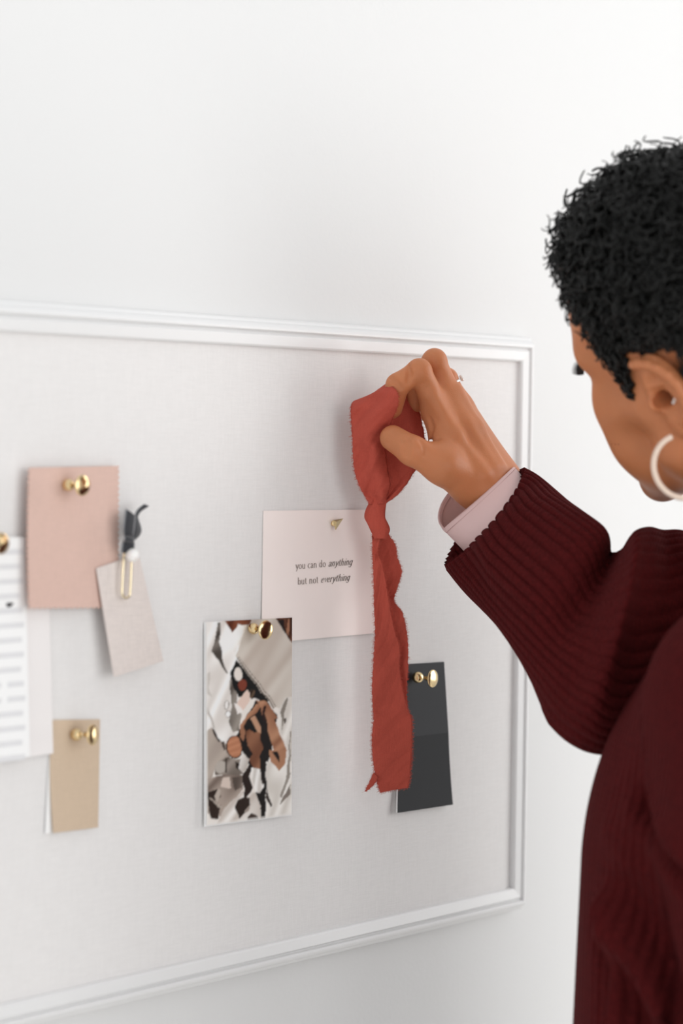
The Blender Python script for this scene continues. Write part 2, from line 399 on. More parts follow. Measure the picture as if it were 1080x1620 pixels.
# --- pale linen tag, its pearl pin and ribboned clip
M_tag = weave_mat('oatmeal_linen', lin((222, 212, 207)), 1100, .07, .95, .35)
tag(sheet('linen_tag', ((152, 899), (219, 876), (258, 1046), (180, 1071)), M_tag, nu=20, nv=26, th=.0007,
    lift=lambda u, v: .0095 + .006 * (1 - u) * v), 'small tilted oatmeal linen swatch below the pearl pin', 'swatch')
pearl_m = mat('pearl', (.90, .89, .87), .22, spec=.6, sss=.1)
clip = thing('paper_clip', on(200, 945, .0105), 'pale gold paper clip tied with a charcoal velvet ribbon', 'paper clip')
def onp(x, y_, l): return on(x, y_, l)
wire = [onp(195.5, 882, .0152), onp(194, 910, .0158), onp(193, 936, .0162), onp(195, 943, .0163), onp(199, 946, .0163), onp(203.5, 944, .0163), onp(205.5, 938, .0162), onp(207, 912, .0158), onp(208, 882, .0152), onp(206.5, 868, .0152), onp(202, 864, .0152), onp(198, 868, .0152), onp(195.5, 882, .0152)]
ts = np.linspace(0, len(wire) - 1, 72)
MB().tube([interp(t, range(len(wire)), wire) for t in ts], .0010, 8).build('wire', M_gold, clip, True)
m_, N_, L_, b_ = new_mat('charcoal_velvet'); b_.inputs['Roughness'].default_value = .9; b_.inputs['Sheen Weight'].default_value = .25
uvn = N_.new('ShaderNodeUVMap'); sx = N_.new('ShaderNodeSeparateXYZ'); L_.new(uvn.outputs[0], sx.inputs[0])
mm = N_.new('ShaderNodeMath'); mm.operation = 'PINGPONG'; mm.inputs[1].default_value = .5; L_.new(sx.outputs[0], mm.inputs[0])
gt = N_.new('ShaderNodeMath'); gt.operation = 'LESS_THAN'; gt.inputs[1].default_value = .09; L_.new(mm.outputs[0], gt.inputs[0])
mx = N_.new('ShaderNodeMix'); mx.data_type = 'RGBA'; mx.inputs[6].default_value = (*lin((46, 47, 52)), 1); mx.inputs[7].default_value = (*lin((132, 134, 138)), 1)
L_.new(gt.outputs[0], mx.inputs[0]); L_.new(mx.outputs[2], b_.inputs['Base Color'])
M_velvet = m_
def strip(name, rows, m, parent, nu=7, n=26, th=.0006, bow=0.0, sm=True):
    """a band through rows of (left px, py, lift, right px, py, lift)"""
    V = []; UV = []; A = [on(r[0], r[1], r[2]) for r in rows]; B = [on(r[3], r[4], r[5]) for r in rows]
    for j in range(n):
        t = j / (n - 1) * (len(rows) - 1); a = interp(t, range(len(rows)), A); b = interp(t, range(len(rows)), B)
        for i in range(nu):
            u = i / (nu - 1); p = a * (1 - u) + b * u; p = p + np.array([0, -1, 0]) * bow * math.sin(math.pi * u); V.append(p); UV.append((u, j / (n - 1)))
    return obj(name, V, grid_faces(nu, n), m, parent, sm, uv=UV, solid=th)
strip('ribbon_tail', [(197, 850, .018, 210, 848, .018), (194.5, 838, .021, 211.5, 840, .020), (196, 822, .022, 213, 826, .021), (198.5, 805, .021, 214, 817, .020)], M_velvet, clip, bow=.001)
strip('ribbon_tail', [(203, 853, .017, 211, 856, .0155), (207, 848, .018, 220, 848, .013), (210, 840, .019, 223.5, 838, .013), (212.5, 826, .019, 219, 822, .013), (213.5, 813, .018, 218, 817, .013), (219, 804, .017, 223, 809, .014), (227, 797.5, .016, 235.5, 800.5, .015)], M_velvet, clip, bow=.001, n=36)
strip('ribbon_knot', [(195, 846, .0185, 213, 851, .0185), (196, 852, .0225, 212, 856, .0225), (194, 857, .019, 213, 860, .019)], M_velvet, clip, bow=.0015, n=14)
strip('ribbon_tail', [(194, 856, .018, 213, 859, .018), (192, 864, .0185, 212.5, 866, .018), (191, 874, .0165, 211, 876, .0165)], M_velvet, clip, bow=.001, n=14)
pb = on(202, 878, .0105); pax = np.array([0, -1, 0])
pearl = thing('pearl_pin', pb, 'white pearl headed pin over the gold clip', 'pearl pin')
MB().lathe([(.0052 - .0052 * math.cos(a), max(.0002, .0052 * math.sin(a))) for a in np.linspace(0, math.pi, 22)], on(202, 878, .0165), pax, 28).build('pearl', pearl_m, pearl, True)
MB().tube([on(202, 878, .017), pb + np.array([0, .016, 0])], .0005, 6).build('needle', M_steel, pearl)

# --- quote card with its lettering and pyramid pin
M_card = mat('pale_pink_card', lin((250, 239, 235)), .75, vary=.012, scale=60, bump=.03, bscale=900, spec=.25)
QL = lambda u, v: .0010 + .0012 * v * v + .0012 * u * u
QC = ((416.5, 808), (597, 806), (600, 1001), (413.5, 1018))
card = thing('quote_card', on(505, 1012, .001), 'pale pink card printed with a two line quote', 'card')
sheet('card', QC, M_card, card, lift=QL, th=.0005)
def ell(cx, cy, rx, ry, a0=0, a1=360, n=16): return [(cx + rx * math.cos(math.radians(a0 + (a1 - a0) * i / n)), cy + ry * math.sin(math.radians(a0 + (a1 - a0) * i / n))) for i in range(n + 1)]
sf = lambda x, y_: [(x - .09, y_), (x + .09, y_)]
arch = [(.12, .72), (.26, .98), (.40, 1.0), (.51, .82), (.52, .0)]
GL = {'o': (.70, [ell(.32, .5, .24, .5)]), 'u': (.76, [[(.12, 1), (.12, .25), (.22, .02), (.38, .02), (.53, .25)], [(.54, 1), (.54, .0), (.64, .0)], [(.03, 1), (.12, 1)], [(.45, 1), (.54, 1)]]),
      'y': (.64, [[(.08, 1), (.32, .05)], [(.56, 1), (.30, -.1), (.18, -.45), (.04, -.42)], sf(.08, 1), sf(.56, 1)]),
      'c': (.58, [ell(.32, .5, .24, .5, 48, 312)]), 'a': (.64, [[(.1, .78), (.18, .98), (.36, 1), (.46, .8), (.46, .08), (.58, .0)], [(.46, .6), (.2, .48), (.1, .24), (.18, .0), (.32, .02), (.46, .22)]]),
      'n': (.74, [[(.12, 1), (.12, 0)], arch, sf(.12, 0), sf(.52, 0), [(.03, .98), (.12, 1)]]), 'd': (.72, [ell(.28, .5, .22, .5), [(.5, 1.6), (.5, .0), (.62, .0)], [(.41, 1.58), (.5, 1.6)]]),
      'b': (.70, [[(.12, 1.6), (.12, 0)], ell(.34, .5, .22, .5), [(.03, 1.58), (.12, 1.6)]]), 't': (.48, [[(.18, 1.35), (.18, .15), (.28, .0), (.40, .08)], [(.04, 1), (.38, 1)]]),
      'e': (.62, [[(.1, .55), (.5, .55), (.46, .85), (.3, 1), (.12, .8), (.08, .45), (.16, .1), (.34, .0), (.5, .16)]]), 'v': (.62, [[(.06, 1), (.3, 0), (.54, 1)]]),
      'r': (.50, [[(.12, 1), (.12, 0)], [(.12, .7), (.26, .98), (.42, .92)], sf(.12, 0)]), 'i': (.34, [[(.14, 1), (.14, 0)], [(.14, 1.33), (.14, 1.47)], sf(.14, 0)]),
      'h': (.74, [[(.12, 1.6), (.12, 0)], arch, sf(.12, 0), sf(.52, 0)]), 'g': (.68, [ell(.28, .5, .22, .5), [(.5, 1), (.5, -.2), (.38, -.48), (.16, -.46), (.08, -.3)]]), ' ': (.42, [])}
M_quote = mat('brown_grey_print', lin((142, 128, 122)), .8); M_quote2 = mat('bold_brown_grey_print', lin((116, 104, 99)), .8)
def lettering(parts, p0, p1, xh):                          # parts: (text, italic)
    total = sum(GL[c][0] for t, it in parts for c in t); x = 0
    for t, it in parts:
        mb = MB()
        for c in t:
            adv, st = GL[c]
            for pl in st:
                pl = [np.array(p) for p in pl]; L = []; R = []
                for i, p in enumerate(pl):
                    d = pl[min(i + 1, len(pl) - 1)] - pl[max(i - 1, 0)]; d = d / (np.linalg.norm(d) + 1e-9)
                    w = (.026 + .052 * abs(d[1])) * (1.0 if it else .9); nn = np.array([-d[1], d[0]]) * w; L.append(p + nn); R.append(p - nn)
                Vp = []
                for q in L + R:
                    X = x + q[0] + (.28 * q[1] if it else 0); s = X / total
                    px = p0[0] + (p1[0] - p0[0]) * s; py = p0[1] + (p1[1] - p0[1]) * s - q[1] * xh
                    u = (px - 416) / 182; v = (py - 808) / 200
                    Vp.append(on(px, py, QL(u, v) + .0006))
                n = len(L); mb.add(Vp, [[i, i + 1, n + i + 1, n + i] for i in range(n - 1)])
            x += adv
        mb.build('lettering', M_quote2 if it else M_quote, card)
lettering([('you can do ', 0), ('anything', 1)], (467.5, 900.5), (557, 893.5), 7.0)
lettering([('but not ', 0), ('everything', 1)], (471, 925), (553, 918), 7.0)
pyr = thing('pyramid_pin', on(523, 828, .0012), 'small gold pyramid shaped push pin on the quote card', 'push pin')
tri = [on(526, 823, .0072), on(543, 820, .0072), on(530.5, 839, .0072)]; apx = on(532.5, 825.5, .0095) ; bk = on(531, 827.5, .0052)
obj('head', tri + [apx, bk], [[0, 1, 3], [1, 2, 3], [2, 0, 3], [1, 0, 4], [2, 1, 4], [0, 2, 4]], mat('aged_brass', (.50, .37, .20), .22, 1.0), pyr)
MB().lathe([(0, .0016), (.0006, .0022), (.0022, .0022), (.0028, .0012), (.0056, .0011)], on(525, 828, .0012), (.02, -1, 0), 16).build('collar', M_brass, pyr, True)
MB().tube([on(525, 828, .002), on(524, 828, -.004)], .0005, 6).build('needle', M_steel, pyr)

# --- photo print: a collage of clothes, printed on a card
NU, NV = 116, 264
QX = ((325.5, 984), (462, 977), (461, 1289), (326.5, 1306))
def crop_uv(x, y_):
    u = (x - 118) / 612; return u, (y_ - (105 - 27 * u)) / (1440 - 48 * u)
gu, gv = np.meshgrid(np.linspace(0, 1, NU), np.linspace(0, 1, NV)); PX = 118 + 612 * gu; PY = 105 - 27 * gu + gv * (1440 - 48 * gu)
wob = 5 * np.sin(PX * .05 + 2 * np.sin(PY * .021)) + 4 * np.sin(PY * .043 + PX * .013)
PXw, PYw = PX + wob * .6, PY + 4 * np.sin(PX * .037 + PY * .02)
pic = np.empty((NV, NU, 3)); pic[:] = lin((226, 220, 214))
def inside(poly):
    n = len(poly); c = np.zeros(PX.shape, bool); j = n - 1
    for i in range(n):
        (xi, yi), (xj, yj) = poly[i], poly[j]
        c ^= ((yi > PYw) != (yj > PYw)) & (PXw < (xj - xi) * (PYw - yi) / (yj - yi + 1e-9) + xi); j = i
    return c
def paint(poly, c, c2=None, ang=0.0, freq=.05):
    m = inside(poly); a = np.array(lin(c))
    if c2 is None: pic[m] = a
    else:
        w = .5 + .5 * np.sin((PX * math.cos(ang) + PY * math.sin(ang)) * freq + 2 * np.sin(PX * .02 + PY * .013)); pic[m] = (a + (np.array(lin(c2)) - a) * w[..., None])[m]
def oval(cx, cy, rx, ry, rot=0): return [(cx + rx * math.cos(t) * math.cos(rot) - ry * math.sin(t) * math.sin(rot), cy + rx * math.cos(t) * math.sin(rot) + ry * math.sin(t) * math.cos(rot)) for t in np.linspace(0, 2 * math.pi, 26)[:-1]]
paint([(100, 60), (345, 60), (345, 1000), (100, 1000)], (243, 241, 239), (214, 208, 203), .25, .03)
paint([(330, 340), (430, 60), (760, 60), (760, 760), (625, 712)], (206, 198, 189), (188, 176, 166), .9, .012)
paint([(255, 80), (440, 80), (425, 125), (385, 125), (345, 130), (305, 185), (280, 140)], (126, 76, 58), (84, 48, 38), .2, .06)
paint([(298, 300), (305, 190), (345, 122), (388, 130), (375, 190), (320, 320)], (240, 238, 236), (205, 198, 192), .6, .06)
paint([(602, 60), (760, 60), (760, 300), (730, 258)], (112, 72, 55), (62, 36, 28), .3, .09)
paint([(632, 100), (668, 90), (690, 190), (678, 185)], (38, 22, 18)); paint([(700, 90), (712, 88), (706, 200), (690, 180)], (156, 110, 86))
paint([(203, 108), (222, 108), (216, 250), (236, 360), (272, 470), (262, 472), (215, 385), (180, 360), (160, 310), (178, 260)], (72, 66, 62), (120, 112, 106), 1.2, .04)
paint([(118, 480), (150, 460), (135, 560), (165, 640), (120, 600)], (196, 190, 184)); paint([(110, 640), (150, 760), (190, 860), (165, 840), (120, 740)], (186, 180, 174))
paint([(300, 480), (335, 560), (340, 720), (370, 760), (350, 870), (310, 880), (280, 820), (300, 700), (285, 540)], (150, 142, 134), (84, 76, 70), .4, .05)
paint([(290, 470), (335, 375), (372, 420), (470, 520), (560, 668), (540, 690), (470, 640), (350, 640), (318, 580)], (24, 18, 16))
paint([(325, 340), (348, 352), (622, 705), (600, 720), (560, 668), (372, 415)], (198, 188, 178)); paint([(338, 362), (345, 360), (606, 712), (598, 716)], (70, 60, 54)); paint([(350, 352), (354, 352), (622, 702), (617, 706)], (110, 98, 90))
paint(oval(346, 474, 28, 46, -.2), (224, 216, 209)); paint(oval(376, 554, 30, 44, .1), (122, 62, 48)); paint(oval(446, 615, 18, 34, .2), (96, 78, 62), (40, 32, 28), .5, .2)
paint([(322, 710), (410, 588), (432, 610), (428, 660), (376, 742), (335, 755)], (220, 196, 184)); paint([(316, 680), (345, 690), (385, 735), (335, 760)], (232, 226, 222))
paint(oval(268, 690, 17, 36, .1), (150, 142, 136)); paint(oval(268, 690, 11, 29, .1), (232, 229, 227)); paint(oval(274, 758, 22, 28), (140, 130, 124)); paint(oval(274, 758, 17, 22), (240, 238, 236))
paint([(118, 880), (160, 845), (200, 940), (275, 970), (290, 1060), (240, 1090), (190, 1130), (118, 1310)], (178, 166, 156), (158, 146, 137), .8, .02)
paint([(165, 845), (185, 870), (195, 930), (222, 952), (205, 958), (178, 920)], (40, 32, 29)); paint([(228, 955), (250, 952), (262, 1000), (250, 1012)], (70, 60, 54))
paint([(300, 960), (360, 850), (470, 660), (560, 680), (625, 770), (600, 880), (590, 1000), (560, 1100), (545, 1490), (505, 1500), (470, 1300), (430, 1130), (370, 1010)], (34, 24, 21))
paint([(360, 830), (470, 690), (520, 690), (480, 752), (408, 800), (385, 838), (372, 930), (352, 880)], (176, 130, 102), (150, 104, 80), .8, .03)
paint([(372, 840), (400, 885), (392, 955), (360, 920)], (150, 106, 82))
paint([(405, 880), (470, 850), (512, 880), (505, 940), (528, 1010), (500, 1060), (500, 1145), (455, 1142), (430, 1080), (450, 1040), (412, 980)], (146, 102, 78), (104, 66, 50), .5, .025)
paint([(438, 790), (466, 770), (505, 850), (512, 890), (480, 880)], (182, 142, 116)); paint([(400, 850), (440, 810), (480, 880), (460, 890)], (30, 20, 18))
paint([(475, 660), (540, 670), (590, 720), (625, 790), (600, 800), (640, 880), (692, 1015), (605, 1012), (572, 940), (545, 760), (520, 770), (505, 700)], (178, 132, 104), (142, 98, 75), 1.1, .035)
paint([(530, 700), (545, 700), (540, 800), (520, 810)], (46, 30, 24)); paint([(565, 1010), (692, 1016), (684, 1110), (640, 1162), (580, 1092)], (168, 122, 95)); paint([(590, 1022), (632, 1018), (642, 1060), (636, 1108)], (36, 26, 22))
paint(oval(321, 990, 58, 86, -.05), (48, 36, 32)); paint(oval(321, 988, 50, 78, -.05), (186, 130, 100), (172, 116, 88), 1.4, .12)
paint([(180, 1130), (215, 1080), (270, 1060), (330, 1080), (370, 1070), (380, 1180), (300, 1190), (185, 1190)], (150, 140, 132), (92, 82, 75), .7, .05)
paint(oval(222, 1130, 36, 46, .2), (176, 168, 160)); paint([(250, 1062), (262, 1066), (265, 1170), (252, 1178)], (60, 52, 47)); paint([(330, 1095), (375, 1110), (368, 1160), (335, 1140)], (44, 36, 33))
paint([(350, 1140), (372, 1020), (432, 1075), (400, 1150), (372, 1172)], (226, 222, 218), (180, 172, 165), .5, .08)
paint([(118, 1215), (190, 1195), (300, 1185), (380, 1190), (385, 1290), (280, 1400), (220, 1480), (118, 1460)], (166, 152, 142), (116, 102, 94), .9, .035)
paint([(230, 1215), (285, 1200), (295, 1280), (225, 1275)], (206, 190, 180)); paint([(300, 1200), (370, 1195), (378, 1280), (320, 1300)], (120, 108, 100), (84, 74, 68), .3, .06)
paint([(126, 1310), (205, 1290), (220, 1340), (180, 1370), (225, 1400), (200, 1500), (150, 1490), (126, 1400)], (52, 42, 38)); paint([(130, 1350), (145, 1350), (235, 1410), (225, 1425)], (172, 160, 150)); paint([(176, 1340), (205, 1285), (222, 1300), (192, 1390)], (180, 168, 158))
paint([(180, 1545), (250, 1420), (385, 1300), (470, 1310), (525, 1480), (420, 1500), (290, 1530)], (236, 232, 228), (196, 186, 178), .75, .035)
paint([(372, 1190), (428, 1112), (440, 1160), (428, 1200), (448, 1275), (410, 1345), (385, 1350), (392, 1290)], (46, 36, 33))
paint([(325, 1420), (345, 1365), (395, 1340), (432, 1345), (436, 1400), (395, 1450), (352, 1500), (340, 1460)], (50, 40, 36)); paint([(388, 1440), (430, 1400), (425, 1440), (390, 1460)], (150, 138, 130))
paint([(438, 1140), (500, 1145), (530, 1270), (505, 1320), (470, 1310), (440, 1200)], (236, 233, 230), (200, 194, 188), 0, .1); paint([(505, 1150), (512, 1150), (530, 1250), (520, 1260)], (52, 42, 38))
paint([(415, 1495), (440, 1460), (480, 1475), (500, 1500), (420, 1515)], (66, 54, 48)); paint([(500, 1420), (545, 1380), (545, 1500), (515, 1498)], (34, 26, 23))
paint([(548, 1090), (585, 1100), (640, 1165), (690, 1110), (700, 1000), (640, 860), (625, 770), (680, 640), (760, 640), (760, 1540), (545, 1500)], (236, 232, 227), (208, 202, 195), .12, .045)
paint([(650, 760), (672, 680), (690, 640), (700, 660), (676, 760), (665, 870)], (132, 124, 116)); paint([(715, 880), (722, 880), (718, 1180), (660, 1360), (650, 1340), (700, 1160)], (150, 142, 134)); paint([(650, 1380), (722, 1260), (722, 1320), (640, 1410)], (128, 118, 110))
paint([(550, 1290), (590, 1400), (585, 1420), (548, 1350)], (54, 44, 40)); paint([(676, 790), (690, 785), (690, 820), (678, 825)], (90, 82, 76))
pic = np.clip((pic - .30) * 1.12 + .325, .004, .92)
pic[:, :2] = lin((240, 238, 235)); pic[-3:, :] = pic[-3:, :] * .4 + np.array(lin((236, 232, 228))) * .6
bl = pic.copy()
for ax in (0, 1): bl = .25 * np.roll(bl, 1, ax) + .5 * bl + .25 * np.roll(bl, -1, ax)
pic[1:-1, 1:-1] = bl[1:-1, 1:-1]
m_, N_, L_, b_ = new_mat('matte_photo_print'); b_.inputs['Roughness'].default_value = .5; b_.inputs['Specular IOR Level'].default_value = .1
ca = N_.new('ShaderNodeVertexColor'); ca.layer_name = 'print'; L_.new(ca.outputs[0], b_.inputs['Base Color'])
photo = thing('photo_print', on(394, 1300, .002), 'photo print of a white bag spilling brown scarves and accessories', 'photo print')
sheet('paper', ((323, 984.5), (462, 977.5), (461, 1290), (323, 1308)), M_paper, photo, lift=lambda u, v: .0022 + .0015 * v * v, th=.0004)
ps = sheet('printed_picture', QX, m_, photo, nu=NU, nv=NV, lift=lambda u, v: .0029 + .0015 * v * v, th=0)
cl = ps.data.color_attributes.new('print', 'FLOAT_COLOR', 'POINT'); cl.data.foreach_set('color', np.concatenate([pic.reshape(-1, 3), np.ones((NU * NV, 1))], 1).ravel().astype(np.float32))
brass_pin(395, 994, .0032, 'brass push pin at the top of the photo print', tilt=(-.10, 0))

# --- charcoal paint card
m_, N_, L_, b_ = new_mat('two_tone_charcoal_card'); b_.inputs['Roughness'].default_value = .6; b_.inputs['Specular IOR Level'].default_value = .2
uvn = N_.new('ShaderNodeUVMap'); sx = N_.new('ShaderNodeSeparateXYZ'); L_.new(uvn.outputs[0], sx.inputs[0])
gt = N_.new('ShaderNodeMath'); gt.operation = 'GREATER_THAN'; gt.inputs[1].default_value = .505; L_.new(sx.outputs[1], gt.inputs[0])
mx = N_.new('ShaderNodeMix'); mx.data_type = 'RGBA'; mx.inputs[6].default_value = (*lin((34, 35, 38)), 1); mx.inputs[7].default_value = (*lin((52, 53, 56)), 1)
L_.new(gt.outputs[0], mx.inputs[0]); L_.new(mx.outputs[2], b_.inputs['Base Color'])
char = thing('charcoal_card', on(668, 1284, .001), 'two tone charcoal paint card behind the fabric strip', 'card')
CB = lambda u, v: (0, 0) if v < .5 else ((v - .5) ** 2 * 14 - (v - .5) * 7 , 0)
CL = lambda u, v: .0012 + .009 * max(0, v - .35) ** 2
CQ = ((638, 1051), (702, 1047), (716, 1273), (629, 1286))
sheet('white_back', ((637, 1051.5), (701.5, 1047.5), (715, 1273), (626.5, 1285)), M_paper, char, lift=lambda u, v: CL(u, v) - .0005, bend=CB, th=.0003)
sheet('painted_face', CQ, m_, char, nv=31, lift=CL, bend=CB, th=.0004)
brass_pin(653, 1071, .0016, 'brass push pin with bright oval head on the charcoal card', tilt=(.08, 0), r=.0078, s=1.1)
# ================= torn fabric strip held in the hand =================
M_rag = weave_mat('terracotta_cloth', lin((180, 80, 66)), 1500, .07, .95, .35)
HD = 1.078                                                 # how far the hand and strip stand nearer than first laid out
rag_at = at(612, 655, .925 + HD)
rag = thing('fabric_strip', rag_at, 'long frayed terracotta fabric strip looped and knotted, held between thumb and finger', 'fabric strip')
fr = MB()
def noise1(x, s): return math.sin(x * 1.7 + s) * .5 + math.sin(x * 3.1 + s * 2.3) * .3 + math.sin(x * 6.7 + s * .7) * .2
def cloth(name, rows, nu=22, n=80, wave=0.0, k=3, seed=0, fray=(1, 1), bow=0.0, endfray=False):
    """rows: (py, left px, left depth, right px, right depth); wave = depth ripples across the width"""
    A = [at(r[1], r[0] if not isinstance(r[0], tuple) else r[0][0], r[2] + HD) for r in rows]
    B = [at(r[3], r[0] if not isinstance(r[0], tuple) else r[0][1], r[4] + HD) for r in rows]
    V = []
    for j in range(n):
        t = j / (n - 1) * (len(rows) - 1); a = interp(t, range(len(rows)), A); b = interp(t, range(len(rows)), B)
        ej = .0005 * noise1(j * .9, seed); ek = .0005 * noise1(j * 1.1, seed + 4)
        d = nrm(b - a); a = a + d * ej; b = b + d * ek
        for i in range(nu):
            u = i / (nu - 1); p = a * (1 - u) + b * u
            w = wave * (math.sin(k * math.pi * u + .9 * noise1(j * .06, seed) * 2 + seed) * .7 + .5 * noise1(j * .13 + u * 4, seed + 1)) + bow * math.sin(math.pi * u)
            V.append(p - FW * w)
    o = obj(name, V, grid_faces(nu, n), M_rag, rag, True, solid=.0006)
    for side, on_ in ((0, fray[0]), (nu - 1, fray[1])):
        if not on_: continue
        inner = 1 if side == 0 else nu - 2
        for j in range(n - 1):
            for q in range(4):
                s = random.random(); p = np.array(V[j * nu + side]) * (1 - s) + np.array(V[(j + 1) * nu + side]) * s
                out = nrm(np.array(V[j * nu + side]) - np.array(V[j * nu + inner])); dn = nrm(np.array(V[(j + 1) * nu + side]) - np.array(V[j * nu + side]))
                L = random.uniform(.0006, .0022) * (1.6 if random.random() < .08 else 1); e = p + out * L + dn * random.uniform(-.0012, .0016) - FW * random.uniform(-.001, .001)
                w = dn * .00013; fr.add([p - w, p + w, e + w * .4, e - w * .4], [[0, 1, 2, 3]])
    if endfray:
        for i in range(nu - 1):
            for q in range(3):
                s = random.random(); p = np.array(V[(n - 1) * nu + i]) * (1 - s) + np.array(V[(n - 1) * nu + i + 1]) * s; e = p + np.array([random.uniform(-.0006, .0006), 0, -random.uniform(.0005, .002)])
                w = np.array([.00013, 0, 0]); fr.add([p - w, p + w, e + w, e - w], [[0, 1, 2, 3]])
    return o
# loop: back half behind the thumb, front half hanging from the pinch
cloth('back_loop', [(612, 606, .932, 634, .945), (630, 604, .938, 648, .955), (650, 606, .944, 662, .955), (672, 607, .946, 668, .95), (700, 608, .945, 672, .945), (725, 608, .943, 668, .942), (748, 609, .941, 654, .940), (768, 609, .939, 641, .938), (784, 606, .936, 627, .937), (796, 600, .935, 610, .935)], wave=.0025, k=3, seed=1, n=60)
cloth('front_loop', [((641, 606), 566, .946, 612, .926), ((634, 611), 562, .936, 619, .907), ((640, 622), 556, .926, 628, .902), ((653, 641), 554.5, .919, 629, .903), ((672, 662), 556, .917, 621, .908), ((696, 690), 557.5, .918, 609, .920), ((720, 716), 558, .920, 610, .926), ((745, 742), 561, .923, 613, .930), ((768, 766), 568, .926, 617, .932), ((785, 784), 577, .929, 612, .933), ((798, 797), 585, .931, 609, .934)], wave=.0038, k=2.2, seed=3, n=90, bow=.004)
# the knot: a short bulging wrap
KR = [(786, 585, 611), (795, 583, 611), (806, 579, 609.5), (818, 577, 610), (828, 580, 613), (838, 584.5, 615.5), (846, 589, 614), (852, 592, 612)]
nk = 22; V = []
for j in range(34):
    t = j / 33 * (len(KR) - 1); y_, l_, r_ = interp(t, range(len(KR)), KR); c = at((l_ + r_) / 2, y_, .934 + HD); hw = (r_ - l_) / 2 * (.934 + HD) / FPX
    for i in range(nk):
        a = 2 * math.pi * i / nk; rr = hw * (1 + .05 * math.sin(3 * a + j * .35) + .04 * math.sin(7 * a - j * .2))
        V.append(c + RT * rr * math.cos(a) - FW * rr * .62 * math.sin(a))
obj('knot', V, grid_faces(nk, 34, True), M_rag, rag, True)
cloth('back_tail', [(842, 592, .938, 612, .939), (862, 592, .943, 625, .946), (880, 592, .944, 628, .948), (904, 594, .946, 635, .944), (928, 598, .948, 629, .951), (950, 600, .948, 623, .952), (969, 602, .949, 636, .946), (998, 604, .951, 643, .949), (1028, 606, .953, 645, .950), (1060, 606, .955, 644.5, .951), (1090, 606, .956, 643, .952), (1122, 606, .957, 644, .953)], wave=.0028, k=2.4, seed=5, n=110)
cloth('front_tail', [(844, 589, .936, 603, .934), (873, 589, .937, 597, .934), (888, 590, .938, 603, .935), (915, 590.5, .938, 609, .937), (953, 591.5, .939, 615, .939), (998, 593, .940, 624, .942), (1024, 592, .941, 632, .945), (1053, 590, .942, 632, .945), (1085, 588.5, .943, 636, .946), (1120, 589.5, .944, 644, .948), (1138, 591, .945, 651, .948), (1165, 588, .945, 651.5, .949), (1190, 589, .946, 651, .950), ((1212, 1208), 591, .947, 649.5, .951), ((1236, 1228), 596, .947, 648, .952), ((1254, 1246), 601, .948, 645, .953)], wave=.0014, k=1.6, seed=8, n=190, endfray=True)
cloth('torn_tab', [((1222, 1230), 591, .944, 598, .945), ((1236, 1240), 585, .943, 592, .944), ((1252, 1252), 577, .942, 579.5, .942)], nu=5, n=14, wave=.0004, seed=2)
fro = fr.build('frayed_edge', M_rag, rag); fro['kind'] = 'stuff'

# ================= person =================
# head pose: forward / left / up axes of the head as world vectors
HV = [.2754, .1218, 1.8272, .8145, .4983, .0229, 1.0084]
def csn(x, u, d): return at(540 + x / d * 1800, 810 - u / d * 1800, d + .985)
def cdir(x, u, d): return x * RT + u * UP + d * FW
_th, _ro, _ph = HV[3:6]
_F0 = cdir(-math.cos(_th), 0, math.sin(_th)); _L0 = cdir(-math.sin(_th), 0, -math.cos(_th)); _U0 = UP
HF = _F0 * math.cos(_ph) - _U0 * math.sin(_ph); _Up = _U0 * math.cos(_ph) + _F0 * math.sin(_ph)
HL = _L0 * math.cos(_ro) - _Up * math.sin(_ro); HU = _Up * math.cos(_ro) + _L0 * math.sin(_ro)
HA = np.stack([HF, HL, HU]); HC = cs(*HV[:3]); HS = HV[6]
def head_w(p): return (np.asarray(p, float) * HS) @ HA + HC
def in_head(f): return lambda P: f(((P - HC) @ HA.T) / HS) * HS
ops = [(o_, k, in_head(f)) for o_, k, f in head_ops()]
# neck, torso and arms under the clothes
th_b = math.radians(30); BF = cdir(-math.cos(th_b), 0, math.sin(th_b)); BL = cdir(-math.sin(th_b), 0, -math.cos(th_b))
NB = csn(.352, -.150, .862)
ops.append(('+', .03, s_cone(head_w((-.03, 0, -.07)), NB, .054, .060)))
ops.append(('+', .03, s_cone(csn(.315, -.150, .745), csn(.380, -.10, .985), .040, .040)))
ops.append(('+', .05, s_bone(csn(.335, -.29, .865), csn(.335, -.50, .88), BF, .130, .125, .62, .68)))
SH_R = csn(.37, -.06, .975); EL_R = at(918, 1035, 1.862)
ops.append(('+', .03, s_cone(SH_R, EL_R, .042, .026)))
def hp(px, py, d): return at(px, py, d + HD)
WR = hp(784, 776, .948)
FA = at(850, 885, 1.955)
ops.append(('+', .02, s_cone(EL_R, FA, .024, .026)))
wide = nrm(hp(795, 765, .985) - hp(772, 780, .935)); axis_w = nrm(FA - WR); thin = np.cross(axis_w, wide)
ops.append(('+', .02, s_bone(FA, WR, thin, .027, .0262, .92, .80)))
